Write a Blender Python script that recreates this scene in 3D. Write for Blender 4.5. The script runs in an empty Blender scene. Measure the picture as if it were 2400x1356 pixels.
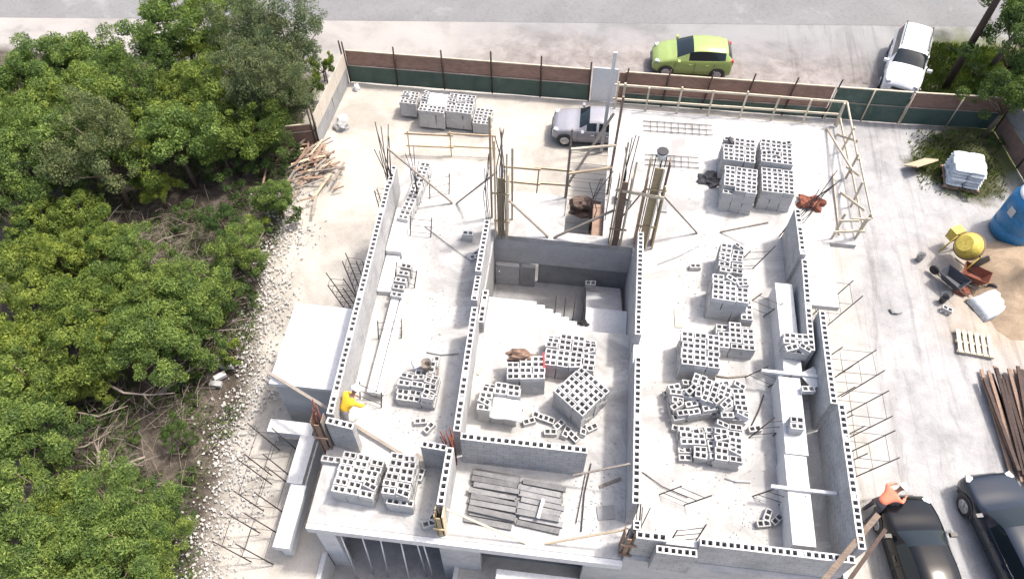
import bpy, math, random
from mathutils import Vector, Matrix, Euler
from math import radians as R, sin, cos, pi
random.seed(7)
scn = bpy.context.scene
COL = scn.collection

# ------------------------------------------------------------------ camera
H = 24.5
FPX, PT, RO, YW, CX, CY = 1817.0, R(54.4), R(0.73), R(-6.06), 1200.0, 678.0
Fv = Vector((cos(PT)*sin(YW), cos(PT)*cos(YW), -sin(PT)))
_r = Vector((cos(YW), -sin(YW), 0)); _u = _r.cross(Fv)
Rv = _r*cos(RO) + _u*sin(RO); Uv = -_r*sin(RO) + _u*cos(RO)
cam = bpy.data.cameras.new('camera'); cam_o = bpy.data.objects.new('camera', cam); COL.objects.link(cam_o)
cam.sensor_fit = 'HORIZONTAL'; cam.sensor_width = 36.0; cam.lens = FPX/2400*36
cam.clip_start = 0.1; cam.clip_end = 2000
M = Matrix((Rv, Uv, -Fv)).transposed().to_4x4(); M.translation = Vector((0, 0, H))
cam_o.matrix_world = M
scn.camera = cam_o

def P(x, y, z=0.0):
    """surveyed point: where the sight line of photo point (x, y) meets height z"""
    d = Rv*((x-CX)/FPX) - Uv*((y-CY)/FPX) + Fv
    t = (z-H)/d.z
    return Vector((d.x*t, d.y*t, z))

# ------------------------------------------------------------------ light
SUN_EL, SUN_AZ = R(64), R(24)          # azimuth measured from +X toward +Y
sdir = Vector((cos(SUN_EL)*cos(SUN_AZ), cos(SUN_EL)*sin(SUN_AZ), sin(SUN_EL)))
sl = bpy.data.lights.new('sun', 'SUN'); sl.energy = 2.25; sl.angle = R(4.5); sl.color = (1.0, 0.95, 0.885)
so = bpy.data.objects.new('sun', sl); COL.objects.link(so)
so.rotation_euler = (-sdir).to_track_quat('-Z', 'Y').to_euler()
w = bpy.data.worlds.new('World'); scn.world = w; w.use_nodes = True
nt = w.node_tree; nt.nodes.clear()
sk = nt.nodes.new('ShaderNodeTexSky'); sk.sky_type = 'NISHITA'; sk.sun_disc = False
sk.air_density = 1.0; sk.dust_density = 6.0; sk.ozone_density = 0.6; sk.sun_elevation = SUN_EL; sk.sun_rotation = pi/2 - SUN_AZ
bg = nt.nodes.new('ShaderNodeBackground'); bg.inputs[1].default_value = 0.15
wo = nt.nodes.new('ShaderNodeOutputWorld')
nt.links.new(sk.outputs[0], bg.inputs[0]); nt.links.new(bg.outputs[0], wo.inputs[0])
scn.view_settings.view_transform = 'Standard'; scn.view_settings.look = 'None'
scn.view_settings.exposure = 1.12; scn.view_settings.gamma = 1
scn.cycles.max_bounces = 6

# ------------------------------------------------------------------ materials
def newmat(name):
    m = bpy.data.materials.new(name); m.use_nodes = True
    return m, m.node_tree, m.node_tree.nodes['Principled BSDF']
def N(t, typ, **kw):
    n = t.nodes.new(typ)
    for k, v in kw.items(): setattr(n, k, v)
    return n
def ramp(t, fac, stops):
    r = N(t, 'ShaderNodeValToRGB'); e = r.color_ramp.elements
    while len(e) < len(stops): e.new(0.5)
    for i, (p, c) in enumerate(stops):
        e[i].position = p; e[i].color = (c[0], c[1], c[2], 1) if hasattr(c, '__len__') else (c, c, c, 1)
    t.links.new(fac, r.inputs[0]); return r.outputs[0]
def noise(t, vec, scale, detail=4, rough=0.6, dist=0.0):
    n = N(t, 'ShaderNodeTexNoise'); n.inputs['Scale'].default_value = scale
    n.inputs['Detail'].default_value = detail; n.inputs['Roughness'].default_value = rough
    n.inputs['Distortion'].default_value = dist
    if vec is not None: t.links.new(vec, n.inputs['Vector'])
    return n.outputs['Fac']
def mixc(t, fac, a, b, mode='MIX'):
    m = N(t, 'ShaderNodeMix', data_type='RGBA', blend_type=mode)
    for s, v in ((m.inputs['Factor'], fac), (m.inputs[6], a), (m.inputs[7], b)):
        if isinstance(v, (int, float)): s.default_value = v
        elif isinstance(v, tuple): s.default_value = (v[0], v[1], v[2], 1)
        else: t.links.new(v, s)
    return m.outputs[2]
def mth(t, op, a, b=0.0, c=None):
    m = N(t, 'ShaderNodeMath', operation=op)
    for i, v in enumerate((a, b) if c is None else (a, b, c)):
        if isinstance(v, (int, float)): m.inputs[i].default_value = v
        else: t.links.new(v, m.inputs[i])
    return m.outputs[0]
def bump(t, bsdf, h, strength, dist=0.02):
    b = N(t, 'ShaderNodeBump'); b.inputs['Strength'].default_value = strength; b.inputs['Distance'].default_value = dist
    t.links.new(h, b.inputs['Height']); t.links.new(b.outputs[0], bsdf.inputs['Normal'])
def wpos(t): return N(t, 'ShaderNodeNewGeometry').outputs['Position']

def mat_mottled(name, c1, c2, scale=1.2, rough=0.9, stain=None, bmp=0.25, vary=0.0, fine=14, stain_pos=(0.56, 0.68)):
    m, t, b = newmat(name); v = wpos(t)
    n1 = noise(t, v, scale, 6, 0.65, 0.4); n2 = noise(t, v, fine, 5, 0.7)
    c = mixc(t, ramp(t, n1, [(0.3, 0.0), (0.7, 1.0)]), c1, c2)
    c = mixc(t, 0.55, c, ramp(t, n2, [(0.28, 0.55), (0.5, 0.98), (0.72, 1.0)]), 'MULTIPLY')
    if stain:
        n3 = noise(t, v, scale*0.45+0.13, 7, 0.72, 1.2)
        c = mixc(t, ramp(t, n3, [(stain_pos[0], 0.0), (stain_pos[1], 1.0)]), c, stain)
    if vary:
        oi = N(t, 'ShaderNodeObjectInfo').outputs['Random']
        c = mixc(t, 1.0, c, ramp(t, oi, [(0, 1-vary), (1, 1.0)]), 'MULTIPLY')
    t.links.new(c, b.inputs['Base Color']); b.inputs['Roughness'].default_value = rough
    b.inputs['Specular IOR Level'].default_value = 0.25
    if bmp: bump(t, b, n2, bmp)
    return m
def mat_plain(name, c, rough=0.5, metal=0.0, spec=0.5, coat=0.0, vary=0.0, dirt=0.12):
    m, t, b = newmat(name)
    n1 = noise(t, wpos(t), 9, 4, 0.6)
    cc = mixc(t, 1.0, c, ramp(t, n1, [(0.3, 1-dirt), (0.65, 1.0)]), 'MULTIPLY')
    if vary:
        oi = N(t, 'ShaderNodeObjectInfo').outputs['Random']
        cc = mixc(t, 1.0, cc, ramp(t, oi, [(0, 1-vary), (1, 1.0)]), 'MULTIPLY')
    t.links.new(cc, b.inputs['Base Color'])
    b.inputs['Roughness'].default_value = rough; b.inputs['Metallic'].default_value = metal
    b.inputs['Specular IOR Level'].default_value = spec; b.inputs['Coat Weight'].default_value = coat
    return m
def mat_wood(name, c1, c2, vary=0.35, rough=0.8):
    m, t, b = newmat(name)
    tc = N(t, 'ShaderNodeTexCoord').outputs['Object']
    mp = N(t, 'ShaderNodeMapping'); mp.inputs['Scale'].default_value = (1.5, 14, 14); t.links.new(tc, mp.inputs[0])
    n1 = noise(t, mp.outputs[0], 2.0, 5, 0.65, 0.6); n2 = noise(t, wpos(t), 3.0, 5, 0.7)
    c = mixc(t, ramp(t, n1, [(0.3, 0.0), (0.7, 1.0)]), c1, c2)
    c = mixc(t, 0.6, c, ramp(t, n2, [(0.3, 0.6), (0.7, 1.05)]), 'MULTIPLY')
    oi = N(t, 'ShaderNodeObjectInfo').outputs['Random']
    c = mixc(t, 1.0, c, ramp(t, oi, [(0, 1-vary), (1, 1.0)]), 'MULTIPLY')
    t.links.new(c, b.inputs['Base Color']); b.inputs['Roughness'].default_value = rough
    b.inputs['Specular IOR Level'].default_value = 0.2
    bump(t, b, n1, 0.2, 0.01)
    return m
def mat_blockwall(name, c1, c2):
    m, t, b = newmat(name); v = wpos(t)
    sp = N(t, 'ShaderNodeSeparateXYZ'); t.links.new(v, sp.inputs[0])
    cb = N(t, 'ShaderNodeCombineXYZ'); t.links.new(mth(t, 'ADD', sp.outputs[0], sp.outputs[1]), cb.inputs[0])
    t.links.new(mth(t, 'ADD', sp.outputs[2], 0.005), cb.inputs[1])
    br = N(t, 'ShaderNodeTexBrick'); t.links.new(cb.outputs[0], br.inputs['Vector'])
    br.inputs['Scale'].default_value = 1; br.inputs['Brick Width'].default_value = 0.375; br.inputs['Row Height'].default_value = 0.2
    br.inputs['Mortar Size'].default_value = 0.012; br.inputs['Mortar Smooth'].default_value = 0.4
    br.inputs['Color1'].default_value = (*c1, 1); br.inputs['Color2'].default_value = (*c2, 1)
    br.inputs['Mortar'].default_value = (c2[0]*0.76, c2[1]*0.76, c2[2]*0.76, 1)
    n1 = noise(t, v, 1.3, 6, 0.7, 0.6); n2 = noise(t, v, 20, 4, 0.7)
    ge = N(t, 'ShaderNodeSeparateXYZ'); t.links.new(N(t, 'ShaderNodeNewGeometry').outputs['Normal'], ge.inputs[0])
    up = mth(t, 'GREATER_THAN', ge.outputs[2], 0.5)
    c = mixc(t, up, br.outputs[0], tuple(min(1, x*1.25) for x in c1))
    c = mixc(t, 0.75, c, ramp(t, n1, [(0.3, 0.62), (0.55, 0.95), (0.75, 1.1)]), 'MULTIPLY')
    c = mixc(t, 0.5, c, ramp(t, n2, [(0.3, 0.6), (0.6, 1.0)]), 'MULTIPLY')
    t.links.new(c, b.inputs['Base Color']); b.inputs['Roughness'].default_value = 0.95
    b.inputs['Specular IOR Level'].default_value = 0.2; bump(t, b, n2, 0.3)
    return m
def mat_leaf(name, base, hi, dark):
    m, t, b = newmat(name)
    g = N(t, 'ShaderNodeNewGeometry'); oi = N(t, 'ShaderNodeObjectInfo')
    tc = N(t, 'ShaderNodeTexCoord').outputs['Object']
    n = noise(t, tc, 1.7, 3, 0.5)
    c = mixc(t, g.outputs['Random Per Island'], base, hi)
    c = mixc(t, ramp(t, n, [(0.40, 0.0), (0.58, 0.9)]), c, dark)
    c = mixc(t, 0.8, c, ramp(t, oi.outputs['Random'], [(0, (0.7, 0.8, 0.85)), (0.5, (1, 1, 1)), (1, (1.12, 1.05, 0.85))]), 'MULTIPLY')
    t.links.new(c, b.inputs['Base Color']); b.inputs['Roughness'].default_value = 0.55
    b.inputs['Specular IOR Level'].default_value = 0.25
    tr = N(t, 'ShaderNodeBsdfTranslucent'); t.links.new(mixc(t, 1.0, c, (1.3, 1.35, 0.7), 'MULTIPLY'), tr.inputs[0])
    mx = N(t, 'ShaderNodeMixShader'); mx.inputs[0].default_value = 0.34
    out = t.nodes['Material Output']
    t.links.new(b.outputs[0], mx.inputs[1]); t.links.new(tr.outputs[0], mx.inputs[2]); t.links.new(mx.outputs[0], out.inputs[0])
    return m

SLAB = mat_mottled('concrete_slab', (0.39, 0.385, 0.375), (0.48, 0.475, 0.46), 0.55, 0.92, (0.27, 0.267, 0.262), 0.15, fine=7, stain_pos=(0.45, 0.62))
CONC = mat_mottled('concrete_cast', (0.37, 0.37, 0.375), (0.46, 0.46, 0.46), 1.6, 0.9, (0.31, 0.33, 0.34), 0.25)
PALE = mat_mottled('concrete_pale', (0.50, 0.51, 0.52), (0.60, 0.60, 0.60), 1.0, 0.9, (0.44, 0.44, 0.44), 0.12)
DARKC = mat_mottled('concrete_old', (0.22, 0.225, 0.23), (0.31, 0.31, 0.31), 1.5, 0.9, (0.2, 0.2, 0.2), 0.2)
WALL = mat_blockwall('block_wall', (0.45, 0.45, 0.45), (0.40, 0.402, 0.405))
BLOCK = mat_mottled('block', (0.45, 0.45, 0.45), (0.56, 0.56, 0.555), 2.5, 0.95, None, 0.2, 0.36, fine=24)
WOOD = mat_wood('pine_new', (0.55, 0.43, 0.29), (0.68, 0.56, 0.41))
WOODP = mat_wood('pine_pale', (0.52, 0.45, 0.34), (0.66, 0.59, 0.47), .25)
WOODB = mat_wood('timber_brown', (0.23, 0.15, 0.11), (0.38, 0.27, 0.205))
PRECAST = mat_mottled('precast_grey', (0.20, 0.20, 0.205), (0.32, 0.32, 0.32), 2.2, 0.95, (0.14, 0.14, 0.145), 0.3, 0.45)
WOODG = mat_wood('timber_grey', (0.24, 0.21, 0.18), (0.36, 0.32, 0.28))
WOODY = mat_wood('formwork_ochre', (0.36, 0.28, 0.16), (0.50, 0.41, 0.26))
REBAR = mat_plain('rebar', (0.05, 0.042, 0.04), 0.8, 0.0, 0.3)
RUST = mat_plain('rebar_rust', (0.20, 0.075, 0.05), 0.85, 0.0, 0.2)
POSTM = mat_wood('fence_post', (0.055, 0.04, 0.035), (0.10, 0.07, 0.06))
FBROWN = mat_wood('fence_panel', (0.22, 0.135, 0.105), (0.35, 0.235, 0.19), 0.25)
FGREEN = mat_mottled('shade_mesh', (0.045, 0.075, 0.065), (0.085, 0.12, 0.10), 0.8, 0.85, (0.11, 0.15, 0.12), 0.1)
FGREY = mat_mottled('fence_sheet', (0.42, 0.37, 0.31), (0.50, 0.46, 0.40), 0.8, 0.85, (0.4, 0.38, 0.34), 0.1)
ROCK = mat_mottled('rubble', (0.38, 0.37, 0.35), (0.54, 0.52, 0.49), 4, 0.95, None, 0.3)
BARK = mat_wood('bark', (0.12, 0.09, 0.07), (0.24, 0.19, 0.15))
DEADW = mat_wood('dead_wood', (0.20, 0.17, 0.14), (0.34, 0.29, 0.25))
LEAF = [mat_leaf('leaf_green', (0.13, 0.195, 0.04), (0.27, 0.34, 0.09), (0.075, 0.125, 0.035)),
        mat_leaf('leaf_yellow', (0.16, 0.21, 0.035), (0.31, 0.36, 0.08), (0.08, 0.125, 0.025)),
        mat_leaf('leaf_grey', (0.13, 0.16, 0.07), (0.21, 0.24, 0.12), (0.065, 0.095, 0.045)),
        mat_leaf('leaf_dark', (0.07, 0.12, 0.03), (0.13, 0.19, 0.05), (0.045, 0.08, 0.025))]
GRASS = mat_leaf('grass', (0.06, 0.11, 0.02), (0.14, 0.17, 0.04), (0.04, 0.07, 0.02))
GLASS = mat_plain('car_glass', (0.012, 0.018, 0.022), 0.05, 0.0, 0.45, 0.0, dirt=0.0)
TYRE = mat_plain('rubber', (0.025, 0.025, 0.027), 0.8)
RIM = mat_plain('alloy', (0.45, 0.45, 0.46), 0.35, 0.7)
BLACKP = mat_plain('black_plastic', (0.03, 0.03, 0.033), 0.5)
LAMPG = mat_plain('lamp_glass', (0.38, 0.40, 0.42), 0.15)
REDP = mat_plain('red_plastic', (0.55, 0.02, 0.03), 0.4)
WHITEP = mat_plain('white_sheet', (0.6, 0.62, 0.64), 0.5)
BLUEP = mat_plain('blue_tank', (0.015, 0.16, 0.36), 0.4, dirt=0.3)
YELP = mat_plain('mixer_yellow', (0.55, 0.43, 0.08), 0.6, dirt=0.4)
SKIN = mat_plain('skin', (0.26, 0.14, 0.09), 0.6)
HAIR = mat_plain('hair', (0.02, 0.015, 0.012), 0.7)
HELM = mat_plain('helmet_white', (0.8, 0.8, 0.78), 0.35)
YSHIRT = mat_plain('shirt_yellow', (0.75, 0.47, 0.03), 0.85)
OSHIRT = mat_plain('shirt_orange', (0.72, 0.20, 0.12), 0.85)
JEANS = mat_plain('trousers_dark', (0.045, 0.045, 0.06), 0.9)
GREYC = mat_plain('trousers_grey', (0.2, 0.2, 0.22), 0.9)
BOOT = mat_plain('boots', (0.05, 0.035, 0.025), 0.7)
def paint(name, c): return mat_plain(name, c, 0.32, 0.1, 0.5, 0.35, dirt=0.12)
PGREEN = paint('paint_green', (0.28, 0.36, 0.11)); PWHITE = paint('paint_white', (0.78, 0.78, 0.80))
PBLACK = mat_plain('paint_black', (0.006, 0.007, 0.009), 0.16, 0.0, 0.35, 0.0, dirt=0.1); PSLATE = mat_plain('paint_slate', (0.014, 0.021, 0.034), 0.2, 0.0, 0.42, 0.1, dirt=0.1); PSILV = paint('paint_silver', (0.27, 0.27, 0.30))

# ground: sand yard, verge, woodland soil and grass told apart by where they lie
def mat_ground():
    m, t, b = newmat('site_ground'); v = wpos(t)
    sp = N(t, 'ShaderNodeSeparateXYZ'); t.links.new(v, sp.inputs[0]); X, Y = sp.outputs[0], sp.outputs[1]
    nb = noise(t, v, 0.35, 6, 0.6, 0.5); nm = noise(t, v, 1.6, 8, 0.72, 0.5); nf = noise(t, v, 18, 5, 0.75)
    wob = mth(t, 'MULTIPLY', mth(t, 'SUBTRACT', noise(t, v, 0.5, 5, 0.7), 0.5), 4.0)
    def step(val, a, b2):
        mr = N(t, 'ShaderNodeMapRange', interpolation_type='SMOOTHSTEP'); t.links.new(val, mr.inputs[0])
        mr.inputs[1].default_value = a; mr.inputs[2].default_value = b2; return mr.outputs[0]
    cream = mixc(t, ramp(t, nm, [(0.3, 0), (0.7, 1)]), (0.37, 0.345, 0.305), (0.46, 0.435, 0.395))
    grey = mixc(t, ramp(t, nm, [(0.3, 0), (0.7, 1)]), (0.27, 0.27, 0.275), (0.37, 0.37, 0.37))
    c = mixc(t, step(mth(t, 'ADD', X, wob), 9.5, 12.5), cream, grey)
    # ochre soil by the mixer
    dx = mth(t, 'SUBTRACT', X, 17.6); dy = mth(t, 'SUBTRACT', Y, 19.2)
    rr = mth(t, 'SQRT', mth(t, 'ADD', mth(t, 'MULTIPLY', dx, dx), mth(t, 'MULTIPLY', dy, dy)))
    c = mixc(t, mth(t, 'MULTIPLY', step(mth(t, 'ADD', rr, wob), 4.6, 1.0), 0.7), c, (0.38, 0.295, 0.205))
    # verge along the road
    verge = mixc(t, ramp(t, nm, [(0.35, 0), (0.62, 1)]), (0.17, 0.15, 0.14), (0.27, 0.25, 0.24))
    verge = mixc(t, step(mth(t, 'ADD', Y, wob), 31.5, 35), verge, (0.23, 0.23, 0.232))
    verge = mixc(t, step(mth(t, 'ADD', X, wob), -2, -9), verge, (0.31, 0.295, 0.28))
    c = mixc(t, step(Y, 28.6, 29.2), c, verge)
    # grass corner beyond the fence and weeds inside it
    gx = step(mth(t, 'ADD', X, wob), 15.6, 17.5)
    gy = mth(t, 'MULTIPLY', step(mth(t, 'ADD', Y, wob), 25.2, 26.8), step(mth(t, 'ADD', Y, wob), 37.0, 35.0))
    c = mixc(t, mth(t, 'MULTIPLY', gx, gy), c, mixc(t, nf, (0.05, 0.06, 0.02), (0.13, 0.14, 0.06)))
    ex = mth(t, 'SUBTRACT', X, 17.0); ey = mth(t, 'SUBTRACT', Y, 26.6)
    er = mth(t, 'SQRT', mth(t, 'ADD', mth(t, 'MULTIPLY', ex, ex), mth(t, 'MULTIPLY', ey, ey)))
    c = mixc(t, step(mth(t, 'ADD', er, mth(t, 'MULTIPLY', wob, 0.8)), 2.5, 1.5), c, mixc(t, nf, (0.03, 0.036, 0.018), (0.10, 0.10, 0.055)))
    # woodland floor to the left of a line
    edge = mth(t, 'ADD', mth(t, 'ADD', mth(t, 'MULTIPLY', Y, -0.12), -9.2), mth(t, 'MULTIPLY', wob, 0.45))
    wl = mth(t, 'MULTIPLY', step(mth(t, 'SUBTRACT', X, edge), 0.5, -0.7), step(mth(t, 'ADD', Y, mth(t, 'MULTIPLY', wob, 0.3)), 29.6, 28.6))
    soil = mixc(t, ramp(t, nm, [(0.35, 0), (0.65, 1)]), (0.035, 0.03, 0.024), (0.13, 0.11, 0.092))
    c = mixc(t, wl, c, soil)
    c = mixc(t, 0.6, c, ramp(t, nf, [(0.26, 0.45), (0.42, 0.92), (0.7, 1.05)]), 'MULTIPLY')
    mp = N(t, 'ShaderNodeMapping'); mp.inputs['Scale'].default_value = (1.6, 0.14, 1); mp.inputs['Rotation'].default_value = (0, 0, 0.12); t.links.new(v, mp.inputs[0])
    tr_ = noise(t, mp.outputs[0], 1.3, 6, 0.7, 0.8)
    c = mixc(t, mth(t, 'MULTIPLY', step(X, 9.0, 11.0), 0.8), c, mixc(t, 1.0, c, ramp(t, tr_, [(0.36, 0.72), (0.47, 1.0), (0.6, 1.06)]), 'MULTIPLY'))
    c = mixc(t, 0.8, c, ramp(t, nb, [(0.35, 0.68), (0.5, 0.95), (0.7, 1.05)]), 'MULTIPLY')
    t.links.new(c, b.inputs['Base Color']); b.inputs['Roughness'].default_value = 1.0
    b.inputs['Specular IOR Level'].default_value = 0.1
    bump(t, b, mth(t, 'ADD', nf, nm), 0.45, 0.05)
    return m
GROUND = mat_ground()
ROAD = mat_mottled('asphalt', (0.145, 0.146, 0.148), (0.185, 0.186, 0.188), 0.25, 0.9, (0.215, 0.215, 0.217), 0.2, fine=7)
SAND = mat_mottled('sand', (0.20, 0.15, 0.105), (0.33, 0.255, 0.18), 1.5, 1.0, (0.2, 0.16, 0.11), 0.4)

# ------------------------------------------------------------------ mesh builder
class MB:
    def __init__(s): s.v = []; s.f = []; s.sm = []
    def quad(s, pts, smooth=False):
        n = len(s.v); s.v += [tuple(p) for p in pts]; s.f.append(tuple(range(n, n+len(pts)))); s.sm.append(smooth)
    def box(s, c, size, rz=0.0, rot=None):
        hx, hy, hz = size[0]/2, size[1]/2, size[2]/2
        m = rot if rot else Matrix.Rotation(rz, 3, 'Z')
        n = len(s.v); c = Vector(c)
        for x, y, z in ((-1,-1,-1),(1,-1,-1),(1,1,-1),(-1,1,-1),(-1,-1,1),(1,-1,1),(1,1,1),(-1,1,1)):
            s.v.append(tuple(c + m @ Vector((x*hx, y*hy, z*hz))))
        for f in ((3,2,1,0),(4,5,6,7),(0,1,5,4),(1,2,6,5),(2,3,7,6),(3,0,4,7)):
            s.f.append(tuple(n+i for i in f)); s.sm.append(False)
        return s
    def span(s, x0, x1, y0, y1, z0, z1):
        return s.box(((x0+x1)/2, (y0+y1)/2, (z0+z1)/2), (abs(x1-x0), abs(y1-y0), abs(z1-z0)))
    def beam(s, a, b, w, h, up=Vector((0,0,1))):
        a = Vector(a); b = Vector(b); d = b-a; L = d.length; x = d/L
        if abs(x.dot(up)) > 0.98: up = Vector((0,1,0))
        y = up.cross(x).normalized(); z = x.cross(y)
        return s.box((a+b)/2, (L, w, h), rot=Matrix((x, y, z)).transposed())
    def tube(s, pts, rad, n=6, cap=True):
        pts = [Vector(p) for p in pts]; rads = rad if hasattr(rad, '__len__') else [rad]*len(pts)
        rings = []
        for i, p in enumerate(pts):
            d = (pts[min(i+1, len(pts)-1)] - pts[max(i-1, 0)]).normalized()
            up = Vector((0,0,1)) if abs(d.z) < 0.9 else Vector((0,1,0))
            a = up.cross(d).normalized(); b = d.cross(a)
            base = len(s.v)
            for k in range(n):
                t = 2*pi*k/n; s.v.append(tuple(p + (a*cos(t)+b*sin(t))*rads[i]))
            rings.append(base)
        for r0, r1 in zip(rings, rings[1:]):
            for k in range(n):
                s.f.append((r0+k, r0+(k+1)%n, r1+(k+1)%n, r1+k)); s.sm.append(n > 4)
        if cap:
            s.f.append(tuple(rings[0]+k for k in range(n))[::-1]); s.sm.append(False)
            s.f.append(tuple(rings[-1]+k for k in range(n))); s.sm.append(False)
        return s
    def lathe(s, prof, c=(0,0,0), n=20, rot=None):
        c = Vector(c); rot = rot or Matrix.Identity(3); base = len(s.v)
        for r, z in prof:
            for k in range(n):
                t = 2*pi*k/n; s.v.append(tuple(c + rot @ Vector((r*cos(t), r*sin(t), z))))
        for i in range(len(prof)-1):
            for k in range(n):
                a = base+i*n; s.f.append((a+k, a+(k+1)%n, a+n+(k+1)%n, a+n+k)); s.sm.append(True)
        s.f.append(tuple(base+k for k in range(n))[::-1]); s.sm.append(False)
        s.f.append(tuple(base+(len(prof)-1)*n+k for k in range(n))); s.sm.append(False)
        return s
    def mesh(s, name, mat, origin=(0,0,0)):
        o = Vector(origin); me = bpy.data.meshes.new(name)
        me.from_pydata([tuple(Vector(v)-o) for v in s.v], [], s.f)
        if any(s.sm): me.polygons.foreach_set('use_smooth', s.sm)
        me.materials.append(mat); me.update(); return me
    def build(s, name, mat, parent=None, origin=None):
        """one mesh object; when it has a parent its coordinates are local to the parent unless origin is given"""
        if origin is None: origin = (0,0,0)
        ob = bpy.data.objects.new(name, s.mesh(name, mat, origin)); COL.objects.link(ob)
        if parent is not None: ob.parent = parent
        else: ob.location = origin
        return ob
def tag(o, label=None, cat=None, group=None, kind=None):
    if label: o['label'] = label
    if cat: o['category'] = cat
    if group: o['group'] = group
    if kind: o['kind'] = kind
    return o
def thing(name, label, cat, loc=(0,0,0), rz=0.0, group=None):
    o = bpy.data.objects.new(name, None); COL.objects.link(o); o.empty_display_size = 0.3
    o.location = loc; o.rotation_euler = (0, 0, rz); return tag(o, label, cat, group)
def copy_tree(o, parent=None):
    c = o.copy(); COL.objects.link(c); c.parent = parent
    for ch in list(o.children): copy_tree(ch, c)
    return c
def centre(mb):
    n = len(mb.v); return Vector((sum(v[0] for v in mb.v)/n, sum(v[1] for v in mb.v)/n, min(v[2] for v in mb.v)))
def solo(mb, name, mat, label, cat, group=None):
    return tag(mb.build(name, mat, None, centre(mb)), label, cat, group)
ORD = ['first','second','third','fourth','fifth','sixth','seventh','eighth','ninth','tenth','eleventh','twelfth',
       'thirteenth','fourteenth','fifteenth','sixteenth','seventeenth','eighteenth','nineteenth','twentieth']

# ================================================================== SETTING
def ground_mesh():
    mb = MB(); xs = [-400, -150, -60] + [-32+0.8*i for i in range(81)] + [60, 150, 400]
    ys = [-300, -100, -20] + [0+0.8*i for i in range(61)] + [60, 120, 400]
    from mathutils import noise as mn
    for y in ys:
        for x in xs:
            z = 0
            if -32 < x < 32 and 0 < y < 48:
                z = 0.07*mn.noise(Vector((x*0.25, y*0.25, 0))) + 0.05*mn.noise(Vector((x*0.9, y*0.9, 3)))
                fd = min(1, max(0, (34.35+(x+3.8)*0.112-1.0-y)/3)); z *= fd
                z -= 0.06
            mb.v.append((x, y, z))
    nx = len(xs)
    pit = lambda x, y: -6.4 < x < -2.4 and 4.8 < y < 12.0
    for j in range(len(ys)-1):
        for i in range(nx-1):
            if pit((xs[i]+xs[i+1])/2, (ys[j]+ys[j+1])/2): continue
            mb.f.append((j*nx+i, j*nx+i+1, (j+1)*nx+i+1, (j+1)*nx+i)); mb.sm.append(True)
    return mb
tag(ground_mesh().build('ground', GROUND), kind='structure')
mb = MB(); ry = lambda x: 34.35 + (x+3.8)*0.112
mb.quad([(-200, ry(-200), -.052), (200, ry(200), -.052), (200, ry(200)+9, -.052), (-200, ry(-200)+9, -.052)])
tag(mb.build('road', ROAD), kind='structure')
# patches of dusty sand on the yard: heap by the mixer
def heap(name, cx, cy, rx, ry_, h, mat, seed, label, cat, kind=None, n=26, z0=-0.05):
    rnd = random.Random(seed); mb = MB(); rings = 9
    from mathutils import noise as mn
    for i in range(rings+1):
        f = i/rings
        for k in range(n):
            a = 2*pi*k/n; q = 1+0.28*mn.noise(Vector((cos(a)*1.3+seed, sin(a)*1.3, 1)))
            z = h*(1-f)**1.25*(1+0.5*mn.noise(Vector((cx+cos(a)*f*3, cy+sin(a)*f*3, seed)))) + 0.03*rnd.random()
            mb.v.append((cx+rx*q*f*cos(a), cy+ry_*q*f*sin(a), z0+z))
    for i in range(rings):
        for k in range(n):
            a = i*n; mb.f.append((a+k, a+n+k, a+n+(k+1)%n, a+(k+1)%n)); mb.sm.append(True)
    o = mb.build(name, mat, None, (cx, cy, 0)); return tag(o, label, cat, kind=kind)
heap('sand_heap', 17.7, 19.9, 1.9, 2.3, 1.1, SAND, 3, 'low heap of damp brown sand beside the yellow concrete mixer', 'sand heap')

# ================================================================== BUILDING
ZS = 2.8
BL = thing('unfinished_building', 'grey concrete building with unroofed hollow block walls under construction', 'building', (0, 0, 0))
def part(mb, name, mat, label=None, parent=BL): return tag(mb.build(name, mat, parent), label)

sl_ = MB(); T = 0.22
def slab(x0, x1, y0, y1, z1=ZS, th=T): sl_.span(x0, x1, y0, y1, z1-th, z1)
# zones butt edge to edge around the stair well
slab(-6.46, -2.55, 6.72, 14.07); slab(-6.46, -2.55, 14.07, 21.2)
slab(-2.55, 2.45, 6.72, 14.07); slab(-2.55, -0.75, 14.07, 15.05); slab(-2.55, -0.06, 17.8, 20.0)
slab(-0.06, 2.45, 17.8, 18.2); slab(1.35, 2.45, 18.2, 25.15)
slab(2.45, 8.41, 6.95, 14.07); slab(2.45, 8.5, 14.07, 18.9); slab(8.5, 9.5, 16.05, 18.9); slab(2.45, 10.45, 18.9, 25.15)
part(sl_, 'floor_slab', SLAB)
mb = MB(); mb.span(-8.85, -6.56, 10.9, 14.0, 2.64, 2.8); mb.span(-6.56, -6.46, 11.9, 14.0, 2.64, 2.8)
part(mb, 'side_roof_slab', PALE, 'smooth pale roof slab of the low side room')
mb = MB(); mb.span(-8.75, -6.5, 11.0, 11.15, 0, 2.64); mb.span(-8.75, -8.6, 11.15, 13.95, 0, 2.64); mb.span(-8.6, -6.5, 13.8, 13.95, 0, 2.64)
part(mb, 'side_room_wall', CONC)

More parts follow.
